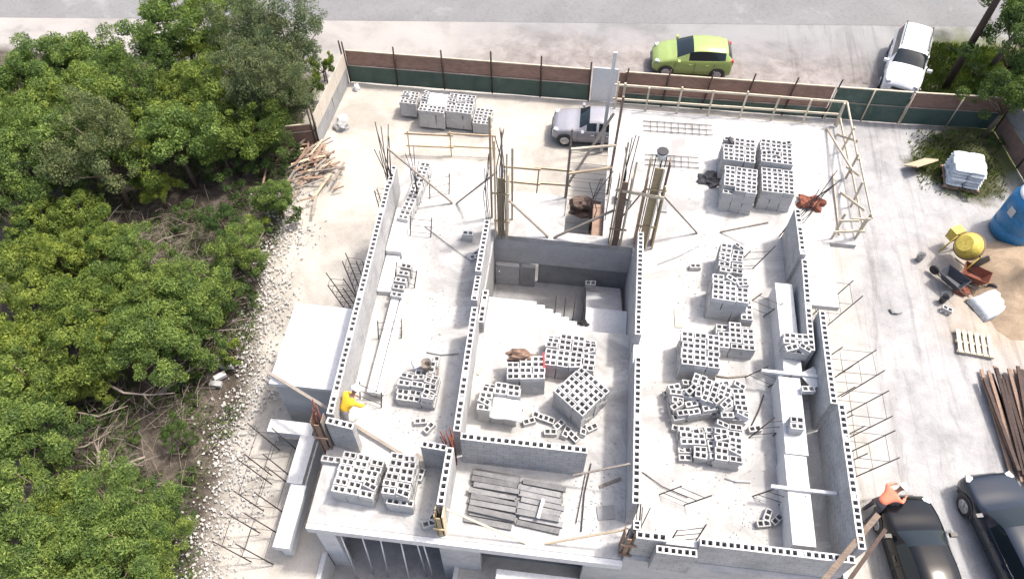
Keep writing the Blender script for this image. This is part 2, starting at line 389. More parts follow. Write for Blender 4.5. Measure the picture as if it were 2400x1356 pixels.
# hollow block walls with real open cores
def holed(mb, p0, p1, z0, z1, W=0.20, mod=0.375, depth=0.55, seed=0, skip=0.05):
    rnd = random.Random(seed); p0 = Vector((p0[0], p0[1], 0)); p1 = Vector((p1[0], p1[1], 0))
    d = (p1-p0); L = d.length; d /= L; nrm = Vector((-d.y, d.x, 0)); n = max(1, round(L/mod)); bl = L/n
    def pt(u, v, z): q = p0 + d*u + nrm*v; return (q.x, q.y, z)
    for i in range(n):
        zt = z1 + rnd.uniform(-.006, .006); joint = 0.0
        ua, ub = i*bl+joint, (i+1)*bl-joint; off = rnd.uniform(-.0015, .0015); v0, v1 = -W/2+off, W/2+off
        # sides and ends of this column of blocks
        mb.quad([pt(ua, v0, z0), pt(ub, v0, z0), pt(ub, v0, zt), pt(ua, v0, zt)])
        mb.quad([pt(ub, v1, z0), pt(ua, v1, z0), pt(ua, v1, zt), pt(ub, v1, zt)])
        mb.quad([pt(ua, v1, z0), pt(ua, v0, z0), pt(ua, v0, zt), pt(ua, v1, zt)])
        mb.quad([pt(ub, v0, z0), pt(ub, v1, z0), pt(ub, v1, zt), pt(ub, v0, zt)])
        fill = [rnd.random() < skip for _ in range(2)]
        us = [ua, ua+(ub-ua)*.11, ua+(ub-ua)*.42, ua+(ub-ua)*.58, ua+(ub-ua)*.89, ub]
        us = [us[0]] + [q+rnd.uniform(-.005, .005) for q in us[1:5]] + [us[5]]
        vs = [v0, v0+.038+rnd.uniform(-.004, .004), v1-.038+rnd.uniform(-.004, .004), v1]
        for a in range(5):
            for b in range(3):
                hole = (b == 1 and a in (1, 3))
                A = [(us[a], vs[b]), (us[a+1], vs[b]), (us[a+1], vs[b+1]), (us[a], vs[b+1])]
                if not hole: mb.quad([pt(x, y, zt) for x, y in A])
                else:
                    dz = zt - (0.03 if fill[a//2] else depth)
                    mb.quad([pt(x, y, dz) for x, y in A])
                    for k in range(4):
                        q0, q1 = A[k], A[(k+1)%4]
                        mb.quad([pt(*q1, zt), pt(*q0, zt), pt(*q0, dz), pt(*q1, dz)])
    return mb
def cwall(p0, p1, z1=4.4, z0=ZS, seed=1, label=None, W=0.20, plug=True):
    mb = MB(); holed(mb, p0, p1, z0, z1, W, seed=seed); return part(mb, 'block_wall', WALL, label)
cwall((-6.18, 9.35), (-6.38, 18.3), 4.4, seed=1, label='long straight hollow block wall along the left edge')
cwall((-6.40, 18.31), (-6.42, 19.4), 4.2, seed=21)
cwall((-6.22, 9.15), (-5.42, 9.05), 4.4, seed=2, label='short block wall stub below the worker in yellow')
cwall((-3.45, 8.85), (-2.72, 8.8), 4.2, seed=3, label='short dark block wall stub beside the rusty bars')
cwall((-2.69, 17.1), (-2.69, 14.9), 4.4, seed=4)
cwall((-2.69, 14.88), (-2.69, 13.9), 4.2, seed=41)
cwall((-2.46, 14.9), (-2.46, 13.6), 3.4, seed=42)
cwall((-2.60, 13.5), (-2.50, 9.25), 4.4, seed=5, label='block wall left of the central room')
cwall((-2.36, 9.12), (1.2, 9.12), 4.4, seed=6, label='block wall in front of the central room')
cwall((-2.60, 8.75), (-2.60, 7.1), 4.4, seed=7)
cwall((2.52, 17.2), (2.52, 13.1), 4.4, seed=8, label='block wall right of the stair well')
cwall((2.54, 12.3), (2.58, 7.75), 4.4, seed=9)
cwall((2.62, 7.3), (2.62, 7.05), 4.4, seed=91)
cwall((7.88, 18.9), (7.88, 16.9), 4.4, seed=10)
cwall((7.98, 16.85), (7.84, 13.3), 4.2, seed=101)
cwall((8.20, 14.6), (8.17, 11.35), 4.5, seed=11)
cwall((8.33, 11.3), (8.33, 7.15), 4.6, seed=12, label='tall block wall at the right front corner')
cwall((2.6, 6.93), (3.4, 6.93), 4.4, seed=13)
cwall((4.25, 6.93), (8.2, 6.93), 4.4, seed=14, label='long front block wall beside the parked black car')
cwall((3.15, 6.66), (4.2, 6.66), 4.25, seed=15)
# plain cast infill below the stepped pieces and lintel bands
mb = MB(); mb.span(3.41, 4.24, 6.85, 7.02, ZS, 4.15); part(mb, 'parapet_panel', CONC)
mb = MB(); mb.span(2.44, 2.62, 12.35, 13.05, ZS, 3.9); part(mb, 'cast_column', CONC)
mb = MB(); mb.span(2.45, 8.5, 6.70, 6.83, 2.5, 2.95); part(mb, 'front_beam', CONC)
mb = MB(); mb.span(-6.46, 2.44, 6.55, 6.71, 2.45, 2.79); part(mb, 'front_beam', PALE)
mb = MB(); mb.span(8.42, 8.58, 6.9, 13.9, 0.0, 2.9); part(mb, 'ground_floor_wall', CONC)
mb = MB(); mb.span(8.59, 9.3, 11.6, 14.7, 1.9, 2.05); part(mb, 'side_ledge', CONC)
# stair well: walls, band, stairs, lower floor
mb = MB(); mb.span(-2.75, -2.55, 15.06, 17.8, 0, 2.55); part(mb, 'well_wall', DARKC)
mb = MB(); mb.span(-2.55, 2.45, 17.80, 18.0, 1.3, 2.56); part(mb, 'lintel_band', CONC)
mb = MB(); mb.span(2.46, 2.66, 14.1, 20.8, 0, 2.56); part(mb, 'well_wall', CONC)
mb = MB(); mb.span(-6.3, -2.56, 20.8, 20.98, 0, 2.56); mb.span(2.67, 8.3, 20.8, 20.98, 0, 2.56); part(mb, 'ground_floor_wall', CONC)
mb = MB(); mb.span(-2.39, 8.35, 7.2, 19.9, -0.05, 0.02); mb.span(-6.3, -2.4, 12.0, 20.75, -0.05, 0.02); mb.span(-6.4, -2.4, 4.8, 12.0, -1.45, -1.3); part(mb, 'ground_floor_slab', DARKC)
for sp_ in ((-6.55, -6.401, 4.8, 6.7, -1.4, 0.05), (-2.399, -2.25, 4.8, 7.19, -1.4, 0.05), (-6.4, -2.4, 12.0, 12.1, -1.3, 2.57)): part(MB().span(*sp_), 'retaining_wall', CONC)
mb = MB(); mb.span(-2.5, -1.62, 17.62, 17.79, 0, 1.24); part(mb, 'wall_panel', CONC)
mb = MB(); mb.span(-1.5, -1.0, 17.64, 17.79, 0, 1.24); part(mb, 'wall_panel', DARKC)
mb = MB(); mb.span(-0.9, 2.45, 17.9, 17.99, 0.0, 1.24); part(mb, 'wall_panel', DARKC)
st = thing('stair', None, None); st.parent = BL
for k in range(6):
    m2 = MB(); x0 = -0.75+0.29*k; m2.span(x0, x0+0.29, 14.07, 15.05-0.02*k, 1.75, 2.8-0.17*(k+1)); m2.build('step', PALE, st)
m2 = MB(); m2.span(0.99, 2.44, 14.07, 15.75, 1.58, 1.74); m2.build('landing', PALE, st)
for k in range(7):
    m2 = MB(); y0 = 15.75+0.28*k; m2.span(1.0, 2.3, y0, y0+0.28, 1.58-0.17*(k+1)-0.2, 1.58-0.17*(k+1)); m2.build('step', CONC, st)
# raised channel beams on the side galleries
mb = MB(); 
for i, (x0, x1, y0, y1) in enumerate(((6.88, 7.5, 7.4, 10.0), (6.93, 7.58, 10.05, 12.6), (7.12, 7.68, 12.7, 16.2))): mb.span(x0, x1, y0, y1, ZS, 3.66-.02*i)
part(mb, 'gallery_beam', PALE, 'pale raised concrete beam along the right gallery')
for y0 in (8.9, 12.62):
    mb = MB(); mb.span(6.4, 8.2, y0, y0+.09, 3.67, 3.78); part(mb, 'cross_bar', PALE)
mb = MB(); mb.beam((-5.44, 14.75, 3.1), (-5.46, 10.75, 3.16), .26, .2); mb.beam((-5.15, 14.75, 3.13), (-5.19, 10.75, 3.13), .22, .16)
part(mb, 'gallery_beam', PALE, 'long white beam lying along the left gallery')
mb = MB(); mb.span(-6.2, -5.65, 16.3, 18.3, ZS, 3.2); mb.span(-6.18, -5.7, 14.7, 16.25, ZS, 3.0); part(mb, 'gallery_curb', PALE)
# low walls on the left
mb = MB(); mb.span(-9.1, -7.6, 10.05, 10.5, 0.75, 1.05); mb.span(-9.1, -8.95, 10.2, 10.4, 0, .75); part(mb, 'garden_wall', PALE)
mb = MB(); mb.span(-7.95, -7.45, 8.4, 10.04, 0.8, 1.1); mb.span(-7.8, -7.3, 6.4, 8.38, 0.8, 1.08); mb.span(-7.7, -7.4, 6.5, 10.0, 0, .79)
part(mb, 'garden_wall', PALE)
# ground floor front: columns and openings
def gwall(x0, x1, y0=6.75, y1=6.95, z0=0, z1=2.57, m=CONC): 
    mb = MB(); mb.span(x0, x1, y0, y1, z0, z1); part(mb, 'ground_floor_wall', m)
gwall(-6.42, -5.85, z0=-1.3, m=PALE); gwall(-2.75, -2.4, z0=-1.3); gwall(-2.4, -1.55); gwall(1.45, 8.41); gwall(-1.55, 1.45, z0=2.1, z1=2.57)
gwall(-6.42, -6.25, 6.96, 20.8, z0=-1.3); gwall(-2.75, -2.56, 7.0, 14.0, z0=-1.3)
gwall(-2.55, 2.45, 12.0, 12.15, m=DARKC)
# ledge seen low in front of the second bay
wt_ = thing('site_table', 'white panel topped work table in front of the second ground floor opening', 'work table', (.2, 6.1, 0))
MB().box((0, 0, 1.42), (2.45, .7, .06)).build('table_top', PALE, wt_)
for sx in (-1.1, 1.1):
    for sy in (-.28, .28): MB().box((sx, sy, .69), (.07, .07, 1.4)).build('leg', WOODG, wt_)
for i, x in enumerate((-5.6, -5.0, -4.5, -3.9, -3.45, -3.1)):
    mb = MB(); mb.tube([(x+random.uniform(-.1,.35), 6.5+random.uniform(-.2,.3), -1.3), (x-random.uniform(0,.2), 6.9, 2.5)], .026, 6)
    solo(mb, 'steel_prop', PALE, f'thin pale prop, {ORD[i]} from left in the dark front left opening', 'prop', 'props in the front left opening')

# ================================================================== FENCE
def fence(name, a, b, n, label, upper, lower, hp, h=1.75, gap=(), rail=True, lean=0.0, split=0.95):
    a = Vector(a); b = Vector(b); d = (b-a)/n; ang = math.atan2(d.y, d.x)
    root = thing(name, label, 'fence', a)
    loc = lambda v: Vector(v)-a
    nr = Vector((-d.y, d.x, 0)).normalized()
    for i in range(n+1):
        q = a + d*i; m = MB(); hh = hp*random.uniform(.94, 1.05); tl = Vector((random.uniform(-.05,.05)+lean, -random.uniform(0,.12), 0))
        m.tube([loc(q-nr*.06), loc(q-nr*.06+tl+Vector((0,0,hh)))], .038, 6); m.build('post', POSTM if hp > 1.9 else WOODP, root)
    m = MB(); m2 = MB()
    for i in range(n):
        for k in range(3):
            q0 = a+d*(i+k/3.0); q1 = a+d*(i+(k+1)/3.0)+d.normalized()*.004; c = (q0+q1)/2; o = nr*(.007*(k % 2))
            zt = h*random.uniform(.99, 1.01)
            m.box(loc(c+o+Vector((0,0,(split+zt)/2))), ((q1-q0).length, .02, zt-split), ang)
            m2.box(loc(c+o-nr*.03+Vector((0,0,(split)/2))), ((q1-q0).length, .015, split), ang)
    m.build('upper_panel', upper, root); m2.build('lower_panel', lower, root)
    if rail:
        m = MB(); m.beam(loc(a+Vector((0,0,h+.02))), loc(b+Vector((0,0,h+.02))), .06, .05); m.build('rail', WOODP, root)
        m = MB(); m.beam(loc(a-nr*.05+Vector((0,0,split))), loc(b-nr*.05+Vector((0,0,split))), .03, .03); m.build('rail', WOODG, root)
    return root
fence('site_fence', (-10.95, 28.72, 0), (0.45, 28.78, 0), 5, 'brown board and green mesh fence behind the wrapped block pallets', FBROWN, FGREEN, 2.35)
fence('site_fence', (2.0, 28.8, 0), (11.3, 28.95, 0), 5, 'brown board fence behind the timber guard rail, in front of the green car', FBROWN, FGREEN, 2.2, lean=.1, split=.6)
fence('site_fence', (11.4, 28.95, 0), (14.7, 29.0, 0), 2, 'dark green mesh gate panel in front of the white car', FGREEN, FGREEN, 1.8)
fence('site_fence', (14.8, 29.0, 0), (19.0, 29.15, 0), 2, 'brown fence over dark mesh at the right corner by the leaning pole', FBROWN, FGREEN, 1.8)
fence('site_fence', (-10.98, 28.6, 0), (-11.25, 24.3, 0), 2, 'side fence with pale upper sheet running from the left corner', FGREY, DARKC, 2.4, h=1.8, rail=False)
fence('site_fence', (-13.2, 23.7, 0), (-11.4, 24.2, 0), 1, 'short rusty brown fence panel under the trees', FBROWN, FBROWN, 2.3, h=1.3)
fence('site_fence', (19.1, 29.0, 0), (20.3, 22.0, 0), 3, 'dark side fence on the right edge behind the blue tank', DARKC, FBROWN, 1.95, h=1.8)
# gate post: white board by the gap
solo(MB().box((1.1, 28.78, .95), (1.15, .04, 1.9)), 'white_board', WHITEP, 'white upright board in the fence gap behind the silver car', 'board')
solo(MB().box((1.9, 28.82, .85), (.35, .04, 1.7)), 'narrow_fence_board', FBROWN, 'narrow brown board beside the white upright board', 'board')

# utility pole leaning up out of the picture
up_ = thing('utility_pole', 'dark wooden utility pole rising from the grass behind the fence', 'utility pole', (17.45, 31.8, 0))
MB().tube([(0,0,-.1), (.02,.02,4.5), (.05,.05,9.5)], [.17, .15, .11], 10).build('pole', POSTM, up_)
MB().box((.05, .05, 8.9), (1.9, .12, .12)).build('cross_arm', WOODG, up_)

# timber guard rail on the rear right slab
def guard(name, a, b, n, label, z0, hts, mat=WOODP, out=0.12, w=.07):
    a = Vector(a); b = Vector(b); d = (b-a)/n; root = thing(name, label, 'guard rail', (a.x, a.y, z0)); o = Vector((a.x, a.y, z0))
    nr = Vector((-d.y, d.x, 0)).normalized()
    for i in range(n+1):
        q = a+d*i-o; q.z = 0; m = MB()
        m.beam(q, q+nr*out*random.uniform(-1, 1)*.7+Vector((random.uniform(-.06,.06), 0, hts[-1]+random.uniform(.05,.2))), w, w*.8); m.build('post', mat, root)
    for h in hts:
        q0 = a-o; q1 = b-o; q0.z = q1.z = h; m = MB(); e = (q1-q0).normalized()
        for k in range(2):
            s0 = q0.lerp(q1, k*.5)-e*.12; s1 = q0.lerp(q1, (k+1)*.5)+e*.12
            m.beam(s0+nr*(.05+.06*k)+Vector((0,0,random.uniform(-.03,.03))), s1+nr*(.05+.06*k)+Vector((0,0,random.uniform(-.04,.04))), .045, .09)
        m.build('rail', mat, root)
    return root
guard('guard_rail', (1.5, 25.1, 0), (10.45, 25.2, 0), 7, 'pale timber guard rail along the back of the right slab', ZS, (.45, 1.15))
guard('guard_rail', (10.5, 25.1, 0), (10.5, 19.3, 0), 4, 'pale timber guard rail down the right side of the slab', ZS, (.4, 1.15))
for a_, b_ in (((10.45, 24.6, 2.85), (10.62, 22.9, 4.1)), ((10.6, 22.8, 2.85), (10.45, 21.2, 4.0)), ((10.1, 24.9, 2.85), (10.3, 21.5, 3.9)), ((10.2, 21.4, 2.85), (10.35, 19.4, 4.1)), ((9.9, 19.3, 2.82), (10.0, 22.3, 2.9))):
    solo(MB().beam(a_, b_, .05, .09), 'brace', WOODP, 'pale slanting board among the right slab guard rails', 'timber brace', 'slanting boards of the right guard rail')
guard('guard_rail', (10.45, 19.2, 0), (9.6, 19.1, 0), 1, 'short pale timber rail closing the slab corner above the cages', ZS, (.5, 1.15))
guard('guard_rail', (-7.2, 24.2, 0), (-3.5, 24.45, 0), 2, 'thin brown timber rails on the sand in front of the wrapped pallets', 0, (.5, 1.2), WOOD, w=.05)
guard('guard_rail', (-2.5, 21.0, 0), (-0.1, 21.0, 0), 2, 'thin timber rails between the tall column forms', 1.6, (.6, 1.4), WOOD, w=.05)

# ================================================================== COLUMN FORMS, BRACES, BARS
def form(x, y, w, d, z0, z1, label, mats=(WOODY, WOODB), bars=2.4, nb=6, clamps=2, seed=0, bmat=REBAR, studs=()):
    rnd = random.Random(seed); root = thing('column_form', label, 'column formwork', (x, y, z0)); h = z1-z0
    for s, m in ((-1, mats[0]), (1, mats[1])):
        MB().box((s*w/2, 0, h/2), (.03, d, h)).build('board', m, root)
    MB().box((0, -d/2-.018, h*.48), (w*.5, .03, h*.96)).build('board', mats[0], root)
    for k in range(clamps):
        z = h*(k+.6)/(clamps+.2); e = .04+rnd.random()*.05
        mb = MB(); mb.box((rnd.uniform(-.03,.03), -d/2-.055, z), (w+e*2, .04, .07)); mb.build('clamp', mats[0], root)
    for (sx, sh, sm_) in studs: MB().beam((sx, -d/2-.09, -.05), (sx+rnd.uniform(-.04,.04), -d/2-.07, h+sh), .05, .09).build('stud', sm_, root)
    for k in range(nb):
        a = 2*pi*k/nb; bx, by = cos(a)*w*.3, sin(a)*d*.3; zt = h+bars*rnd.uniform(.55, 1.0)
        mb = MB(); mb.tube([(bx, by, .1), (bx+rnd.uniform(-.06,.06), by, h+.2), (bx+rnd.uniform(-.22,.22), by+rnd.uniform(-.2,.2), zt)], .017, 5); mb.build('rebar', bmat, root)
    return root
form(-2.30, 17.95, .46, .3, ZS, 5.9, 'tall ochre column form at the left rear corner of the stair well', (WOODY, WOOD), 2.0, 4, seed=1, studs=((-.2, 1.6, WOOD), (.2, 1.1, WOODP), (.02, 2.0, WOODG)))
form(1.78, 18.0, .42, .3, ZS, 6.2, 'tall brown column form behind the right end of the stair well', (WOODB, WOOD), 2.0, 4, seed=2, studs=((.2, .9, WOODP), (-.16, 1.7, WOOD)))
form(2.78, 18.1, .62, .34, ZS, 6.9, 'widest tall timber column form with a capped top at the slab corner', (WOODY, WOODB), .2, 4, seed=3, studs=((.12, -.1, WOODP), (-.28, -.6, WOODB), (.34, -.9, WOODY)))
form(-2.62, 6.95, .22, .3, ZS-.2, 4.3, 'short yellow timber form at the front end of the dividing wall', (WOODY, WOOD), .2, 2, 1, seed=4)
form(2.46, 7.0, .24, .3, ZS-.3, 4.3, 'short brown timber form at the front by the middle wall end', (WOODB, WOODY), .3, 2, 2, seed=5)
form(-6.45, 9.1, .3, .3, 1.2, 4.6, 'leaning brown timber form beside the worker in yellow', (WOODB, WOODG), .9, 7, seed=6, bmat=RUST)
# capped bucket on top of the widest form
bk = thing('upturned_bucket', 'white bucket with dark rim on top of the widest column form', 'bucket', (2.78, 18.12, 6.98))
MB().lathe([(.13,0),(.17,.3),(.15,.31)], n=16).build('body', WHITEP, bk); MB().lathe([(.175,.27),(.19,.3),(.175,.33)], n=16).build('rim', BLACKP, bk)

def brace(p, q, label, w=.09, h=.045, m=WOODG): 
    mb = MB().beam(p, q, w, h)
    return solo(mb, 'brace', m, label, 'timber brace', 'timber braces')
brace((-6.30, 18.6, 5.9), (-4.3, 19.1, ZS+.03), 'grey diagonal brace at the left rear, leaning down toward the right')
brace((-2.55, 18.6, 5.2), (-4.15, 19.1, ZS+.03), 'grey diagonal brace left of the tall ochre column form')
brace((-2.15, 18.0, 4.6), (-.6, 17.9, ZS+.03), 'diagonal brace right of the tall ochre column form')
brace((1.6, 18.0, 4.5), (-.4, 17.9, ZS+.03), 'diagonal brace leaning left from the form behind the stair well')
brace((2.5, 18.1, 5.6), (1.8, 18.4, ZS+.6), 'diagonal brace left of the widest column form')
brace((3.05, 18.2, 5.3), (4.75, 18.75, ZS+.03), 'long grey brace right of the widest column form')
brace((1.5, 17.85, 5.65), (3.1, 17.75, 5.55), 'pale board tied across two tall column forms', m=WOODP, w=.04, h=.12)
brace((1.22, 25.45, 0), (1.25, 25.6, 5.2), 'tall thin white post standing in front of the silver car', m=PALE, w=.14, h=.09)
brace((-8.9, 11.2, 2.95), (-4.1, 8.95, ZS+.15), 'long thin brace running down past the worker in yellow', m=WOODG, w=.1, h=.05)
brace((-2.45, 7.1, 4.1), (-.25, 6.85, ZS+.03), 'thin brace sloping right from the short yellow form', m=WOOD, w=.05)
brace((2.35, 7.15, 4.0), (.3, 6.9, ZS+.03), 'thin brace sloping left from the short brown form', m=WOOD, w=.05)
brace((2.4, 8.9, 4.3), (.9, 8.75, ZS+.6), 'thin brace resting against the end of the front room wall', m=WOODG, w=.05)
brace((7.0, 18.6, 3.9), (5.6, 18.9, ZS+.03), 'grey pole lying against the front of the rear block stacks', m=WOODG, w=.05)
brace(P(1925, 1366, 4.9), P(2058, 1205, 4.3), 'upper grey brown scaffold plank leaning at the right front corner', m=BARK, w=.15, h=.05)
brace(P(1985, 1366, 4.5), P(2075, 1240, 3.7), 'lower brown scaffold plank leaning at the right front corner', m=POSTM, w=.10, h=.05)
brace((5.0, 6.55, 2.3), (6.6, 6.5, 3.3), 'thin ochre pole leaning on the front face under the long block wall', m=WOODG, w=.05)

def cage(name, x, y, z, w, d, h, lean=(0,0), n=5, bars=4, label='', group=None, r=.016, mat=REBAR, rz=0):
    root = thing(name, label, 'rebar cage', (x, y, z), rz, group); L = Vector((lean[0], lean[1], 0))
    cs = [(-w/2,-d/2),(w/2,-d/2),(w/2,d/2),(-w/2,d/2)][:bars] if d > 0 else [(-w/2,0),(w/2,0)]
    for i, (a, b) in enumerate(cs):
        hh = h*random.uniform(.85, 1.1); MB().tube([(a, b, 0), Vector((a, b, hh))+L*hh/h], r*1.25, 5).build('upright_bar', mat, root)
    for k in range(n):
        z1 = h*(k+.5)/n; o = L*z1/h; mb = MB()
        pts = [Vector((a, b, z1+random.uniform(-.02,.02)))+o for a, b in cs]
        if len(pts) > 2: pts.append(pts[0])
        mb.tube(pts, r*.7, 4); mb.build('tie', mat, root)
    return root
def bundle(x, y, z, n, h, spread, lean, label, mat=REBAR, r=.013, seed=0):
    rnd = random.Random(seed); root = thing('rebar_bundle', label, 'rebar bundle', (x, y, z))
    for k in range(n):
        a, b = rnd.uniform(-1,1)*.1, rnd.uniform(-1,1)*.1; hh = h*rnd.uniform(.6, 1)
        p1 = Vector((a+lean[0]*.5+rnd.uniform(-spread,spread)*.4, b+lean[1]*.5, hh*.5)); p2 = Vector((a+lean[0]+rnd.uniform(-spread,spread), b+lean[1]+rnd.uniform(-spread,spread), hh))
        MB().tube([(a, b, 0), p1, p2], r, 5).build('rebar', mat, root)
    return root
bundle(-6.40, 18.9, ZS, 9, 4.3, .25, (-.2, 0), 'dark bundle of starter bars at the left rear wall end', seed=1, r=.016)
bundle(-5.55, 18.9, ZS, 5, 3.2, .2, (-.1, .1), 'thin starter bars beside the double row of blocks', seed=2)
bundle(-2.85, 18.4, ZS, 4, 3.6, .22, (-.1, .2), 'starter bars clustered left of the tall ochre form', seed=3)
bundle(-2.62, 8.98, ZS, 12, 2.3, .16, (-.1, .1), 'rusty red bundle of bars at the corner of the central room', mat=RUST, seed=4, r=.018)
bundle(7.8, 18.95, ZS, 8, 3.6, .35, (.7, -.1), 'leaning dark bundle of bars at the top of the right wall', seed=5, r=.015)
bundle(2.75, 7.3, ZS, 5, 2.2, .12, (0, .3), 'thin starter bars right of the front middle wall', seed=6)
bundle(.95, 19.2, ZS-1.0, 5, 3.4, .5, (.1, .2), 'dark tangle of bars in the gap behind the stair well', seed=7, r=.016)
cage('rebar_cage', .65, 19.6, 1.2, 1.5, 1.2, 3.9, (0,0), 8, 4, 'tall rebar cage standing in the gap behind the silver car', r=.013)
cage('rebar_cage', -6.95, 15.6, .6, .5, .4, 2.8, (-.25,0), 8, 4, 'upper rebar cage outside the long left wall')
cage('rebar_cage', -7.2, 14.9, 1.2, .5, .3, 1.9, (-.5,0), 6, 4, 'lower rebar cage outside the long left wall, above the pale roof')
cage('rebar_cage', -6.9, 19.4, .2, .4, .3, 2.8, (-.2,0), 6, 4, 'rebar cage outside the left wall near the debris heap')
for i, (x, y, w_, ln, z_) in enumerate(((9.5, 17.4, .9, .55, .2), (9.7, 14.6, 1.1, .7, .1), (9.7, 13.0, 1.1, .8, .1), (9.6, 11.5, 1.0, .8, .1))):
    cage('rebar_cage', x, y, z_, w_, .9, 2.0, (ln,0), 3, 4, f'leaning rebar starter cage outside the right wall, {ORD[i]} from the slab corner', 'starter cages outside the right wall')
for i, (x, y, ln) in enumerate(((-8.5, 9.4, -.55), (-8.4, 8.2, -.6), (-8.3, 6.6, -.7))):
    cage('rebar_cage', x, y, .05, .7, .9, 1.8, (ln,0), 2, 4, f'leaning rebar starter cage by the low left wall, {ORD[i]} from the pale roof', 'starter cages by the low left wall')
for i, (x, y, ln, lb) in enumerate(((-5.2, 17.4, .1, 'behind the small block stack in the left gallery'), (-5.35, 15.2, .15, 'around the small block stack in the left gallery'), (-5.4, 13.0, .1, 'across the white gallery beam'), (-4.85, 19.4, .1, 'beside the double row of blocks'),
        (-5.5, 10.6, .1, 'at the lower end of the white gallery beam'), (6.3, 17.3, .5, 'left of the upper right wall'), (6.5, 12.8, .5, 'right of the paired stacks'), (6.5, 10.9, .5, 'right of the toppled blocks'), (6.5, 8.9, .55, 'by the right gallery beam near the front'),
        (3.8, 8.6, .5, 'on the open slab near the front, by itself'), (4.1, 7.4, .1, 'at the inside of the front wall'), (6.55, 15.5, .4, 'right of the longest block stack'))):
    cage('bent_rebar', x, y, ZS, .75, 0, 1.0, (ln, .1), 3, 2, 'thin rebar frame standing on the slab ' + lb, 'thin rebar frames on the slab', rz=random.uniform(-.5,.5))
for i in range(4):
    solo(MB().tube([(-.1+.32*i, 15.1, 1.7), (-.1+.32*i, 14.95, 2.6), (-.1+.32*i, 15.0, 3.3)], .02, 5), 'stair_bar', REBAR, f'upright dark bar at the stair, {ORD[i]} from left', 'rebar', 'upright bars at the stair')
for i, (x, y, n_) in enumerate(((4.0, 23.9, 9), (4.1, 22.0, 6))):
    root = thing('rebar_ladder', ('upper', 'lower')[i] + ' flat rebar ladder lying on the white rear slab', 'rebar ladder', (x, y, ZS+.02), .02)
    for k in range(3): MB().tube([(-1.3, k*.28, .03), (1.5-(i*.7), k*.28+.03, .03)], .014, 5).build('rebar', REBAR, root)
    for k in range(n_): MB().tube([(-1.0+k*.28, -.05, .045), (-1.0+k*.28, .6, .045)], .009, 4).build('tie', REBAR, root)

for i, (a, b, r, mt, lb) in enumerate((((995,530),(1105,612),.014,DARKC,'long thin rod lying slanted across the left gallery slab'),((1505,1105),(1612,1165),.014,REBAR,'thin bar lying on the open slab near the front'),
    ((1385,1085),(1362,1245),.02,REBAR,'dark bent bar lying right of the precast beam pile'),((1372,1110),(1350,1225),.014,REBAR,'shorter dark bar right of the precast beam pile'),((1425,590),(1560,735),.0,REBAR,''),
    ((1790,925),(1755,1010),.02,REBAR,'short dark bar leaning left of the right gallery beam'),((1540,620),(1640,575),.012,DARKC,'thin wire trailing to the left of the longest stack'),((1000,825),(1075,828),.02,DARKC,'dark bar lying behind the jumbled left gallery stack'),
    ((1750,880),(1665,878),.03,WOODG,'dark board lying under the low stack'),((1700,1120),(1760,1128),.03,CONC,'short grey bar in front of the front pile'))):
    if r: 
        p_, q_ = P(*a, ZS+.03), P(*b, ZS+.05); m_ = (p_+q_)/2+Vector((random.uniform(-.1,.1), random.uniform(-.1,.1), .01)); solo(MB().tube([p_, m_, q_], r, 5), 'loose_bar', mt, lb, 'loose bar')
for px, py, sz, rz, mt, lb in ((1590,745,(.25,.75,.03),.05,WOODP,'pale board on the slab behind the square stack'),(1700,640,(.3,.5,.02),.3,SLAB,''),(1010,870,(.5,.4,.03),.1,WOODG,'grey board under the right end of the jumbled stack'),
    (1905,885,(.55,.6,.02),.6,PALE,'pale flat sheet tilted on the right gallery beam'),(1150,1120,(.0,.0,.0),0,WOOD,''),(985,1080,(.5,.3,.03),-.5,WOODG,'grey scrap board behind the right terrace stack'),(1430,1130,(.7,.09,.03),.5,WOODG,'short board end on the terrace near the right form'),
    (1420,1200,(.5,.4,.02),.2,DARKC,'crumpled dark mat on the terrace near the right form'),(1745,1180,(.35,.3,.02),.9,SLAB,''),(1130,860,(.6,.1,.03),1.2,WOODP,'small pale board by the central room left wall')):
    if lb:
        v = P(px, py, ZS+.03+(.86 if 'gallery beam' in lb else 0)); solo(MB().box((v.x, v.y, v.z), sz, rz), 'scrap_board', mt, lb, 'board')

for i, (a, b, mt, lb) in enumerate((((-2.75,18.6,ZS),(-2.78,18.7,7.6),WOOD,'tall tan pole left of the ochre column form'),((-2.0,18.6,ZS),(-2.02,18.6,6.4),WOODP,'tall pale pole right of the ochre column form'),
    ((-.15,19.9,ZS),(-.12,19.95,6.2),WOODG,'thin upright pole at the slab end beside the cage gap'),((1.42,20.3,ZS),(1.46,20.4,7.4),WOODB,'tall brown pole right of the cage gap'),((1.5,21.6,ZS),(1.55,21.7,6.9),WOODP,'tall pale pole on the slab edge behind the brown form'),
    ((-.1,19.8,5.4),(1.45,20.3,5.3),WOODP,'pale crosspiece over the cage gap, upper'),((-.1,19.8,4.2),(1.45,20.2,4.3),WOOD,'tan crosspiece over the cage gap, lower'),((-.1,20.6,ZS),(1.3,21.6,5.6),WOODG,'grey slanting pole across the cage gap'))):
    solo(MB().beam(a, b, .075, .075), 'scaffold_pole', mt, lb, 'scaffold pole')

